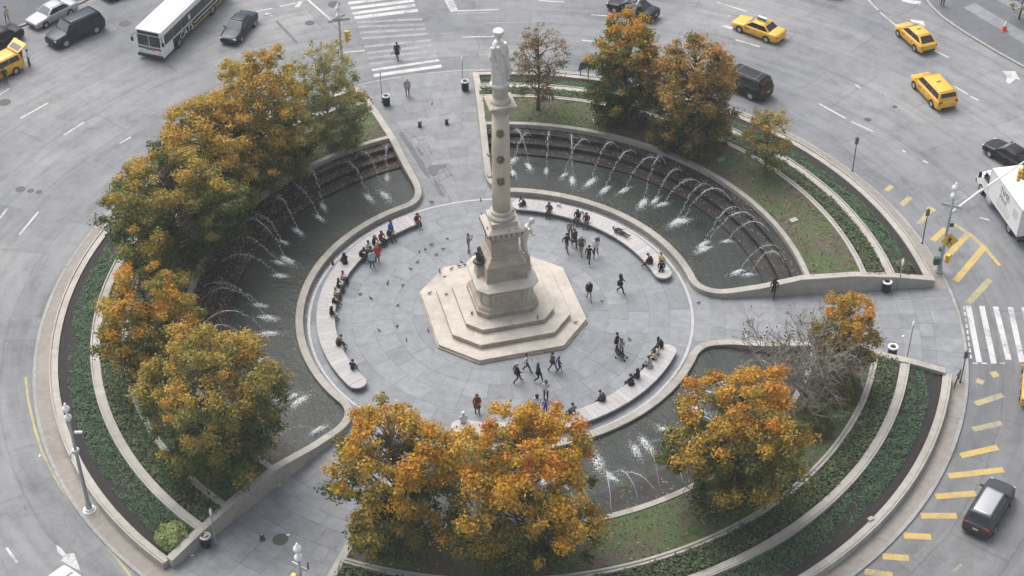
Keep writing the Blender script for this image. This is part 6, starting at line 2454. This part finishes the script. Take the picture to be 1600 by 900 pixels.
# ------------------------------------------------------------------ pigeons
mb = MB()
Xr = Matrix.Rotation(PI / 2, 4, 'Y')
mb.lathe([(.005, -.15), (.04, -.10), (.062, -.02), (.055, .07), (.03, .12), (.01, .14)], 8, 0, Matrix.Translation((0, 0, .12)) @ Matrix.Rotation(-.2, 4, 'Y') @ Xr)
mb.tube([(.09, 0, .15), (.13, 0, .21), (.14, 0, .235)], [.035, .024, .026], 7)
mb.lathe([(.004, -.03), (.028, -.01), (.026, .015), (.004, .03)], 7, 0, Matrix.Translation((.145, 0, .245)))
mb.tube([(.165, 0, .245), (.195, 0, .237)], [.01, .003], 5)
mb.hexa([(-.24, -.04, .085), (-.10, -.03, .10), (-.10, .03, .10), (-.24, .04, .085), (-.24, -.04, .095), (-.10, -.03, .125), (-.10, .03, .125), (-.24, .04, .095)])
for s in (-1, 1):
    mb.tube([(0.0, .022 * s, .08), (.01, .025 * s, .0)], .006, 4)
    mb.hexa([(-.15, .055 * s, .10), (.06, .05 * s, .10), (.06, .06 * s, .11), (-.15, .065 * s, .11), (-.16, .045 * s, .15), (.05, .042 * s, .165), (.05, .055 * s, .165), (-.16, .055 * s, .15)])
pg = mb.mesh('pigeon', [M_['pigeon']], True)
r3 = random.Random(9)
FL = [(641, 421), (653, 410), (675, 383), (699, 374), (692, 390), (682, 399), (664, 391), (655, 394), (751, 313), (674, 317), (562, 461), (579, 467), (622, 478), (620, 511), (592, 517), (635, 532), (669, 517), (606, 443), (941, 472), (983, 531), (1092, 474),
      (850, 551), (629, 447), (1395, 538), (675, 163)]
STEP = [(706, 421, .35), (712, 424, .35), (717, 417, .35), (721, 411, .35), (726, 415, .35), (695, 434, .35), (702, 433, .35), (672, 459, .35), (697, 461, .75), (687, 425, .35), (719, 425, .35), (737, 491, 1.16), (840, 497, 1.16), (900, 505, .35), (847, 422, .35), (840, 426, .35),
        (785, 436, 3.74), (797, 435, 3.74), (804, 434, 3.72), (814, 431, 3.72), (761, 442, 3.6), (829, 432, 3.5), (828, 416, 3.74), (756, 424, 3.74), (768, 337, 8.1), (788, 336, 8.8), (802, 331, 8.8), (752, 335, 7.8), (762, 358, 7.8), (773, 363, 7.8), (793, 361, 7.8), (806, 359, 7.8)]
for i, q in enumerate([(x, y, .003) for x, y in FL] + STEP):
    o = link('pigeon', pg)
    p = g(*q)
    o.location = p
    o.rotation_euler = (0, 0, r3.uniform(0, 6.28))
    s_ = r3.uniform(.72, .95)
    o.scale = (s_, s_, s_)
    if i < len(FL):
        tag(o, 'small grey pigeon standing on the slabs of the plaza', 'pigeon', 'pigeons on the paving')
    else:
        tag(o, 'small grey pigeon perched on the stonework of the monument', 'pigeon', 'pigeons on the monument')

# ------------------------------------------------------------------ thin city haze between the window and the square
mb = MB()
mb.box((0, 0, 39.2), (1040, 1040, 82.0))
hz_o = mb.build('haze', None) if False else None
me = mb.mesh('haze', [])
hz_o = link('haze', me)
hm = bpy.data.materials.new('haze_air')
hm.use_nodes = True
hn = hm.node_tree
hn.nodes.remove(hn.nodes['Principled BSDF'])
pv_ = hn.nodes.new('ShaderNodeVolumePrincipled')
pv_.inputs['Color'].default_value = (0.93, 0.95, 0.98, 1)
pv_.inputs['Density'].default_value = 0.00033
hn.links.new(pv_.outputs[0], hn.nodes['Material Output'].inputs['Volume'])
me.materials.append(hm)
tag(hz_o, 'thin pale haze in the air over the whole square', 'haze', kind='stuff')
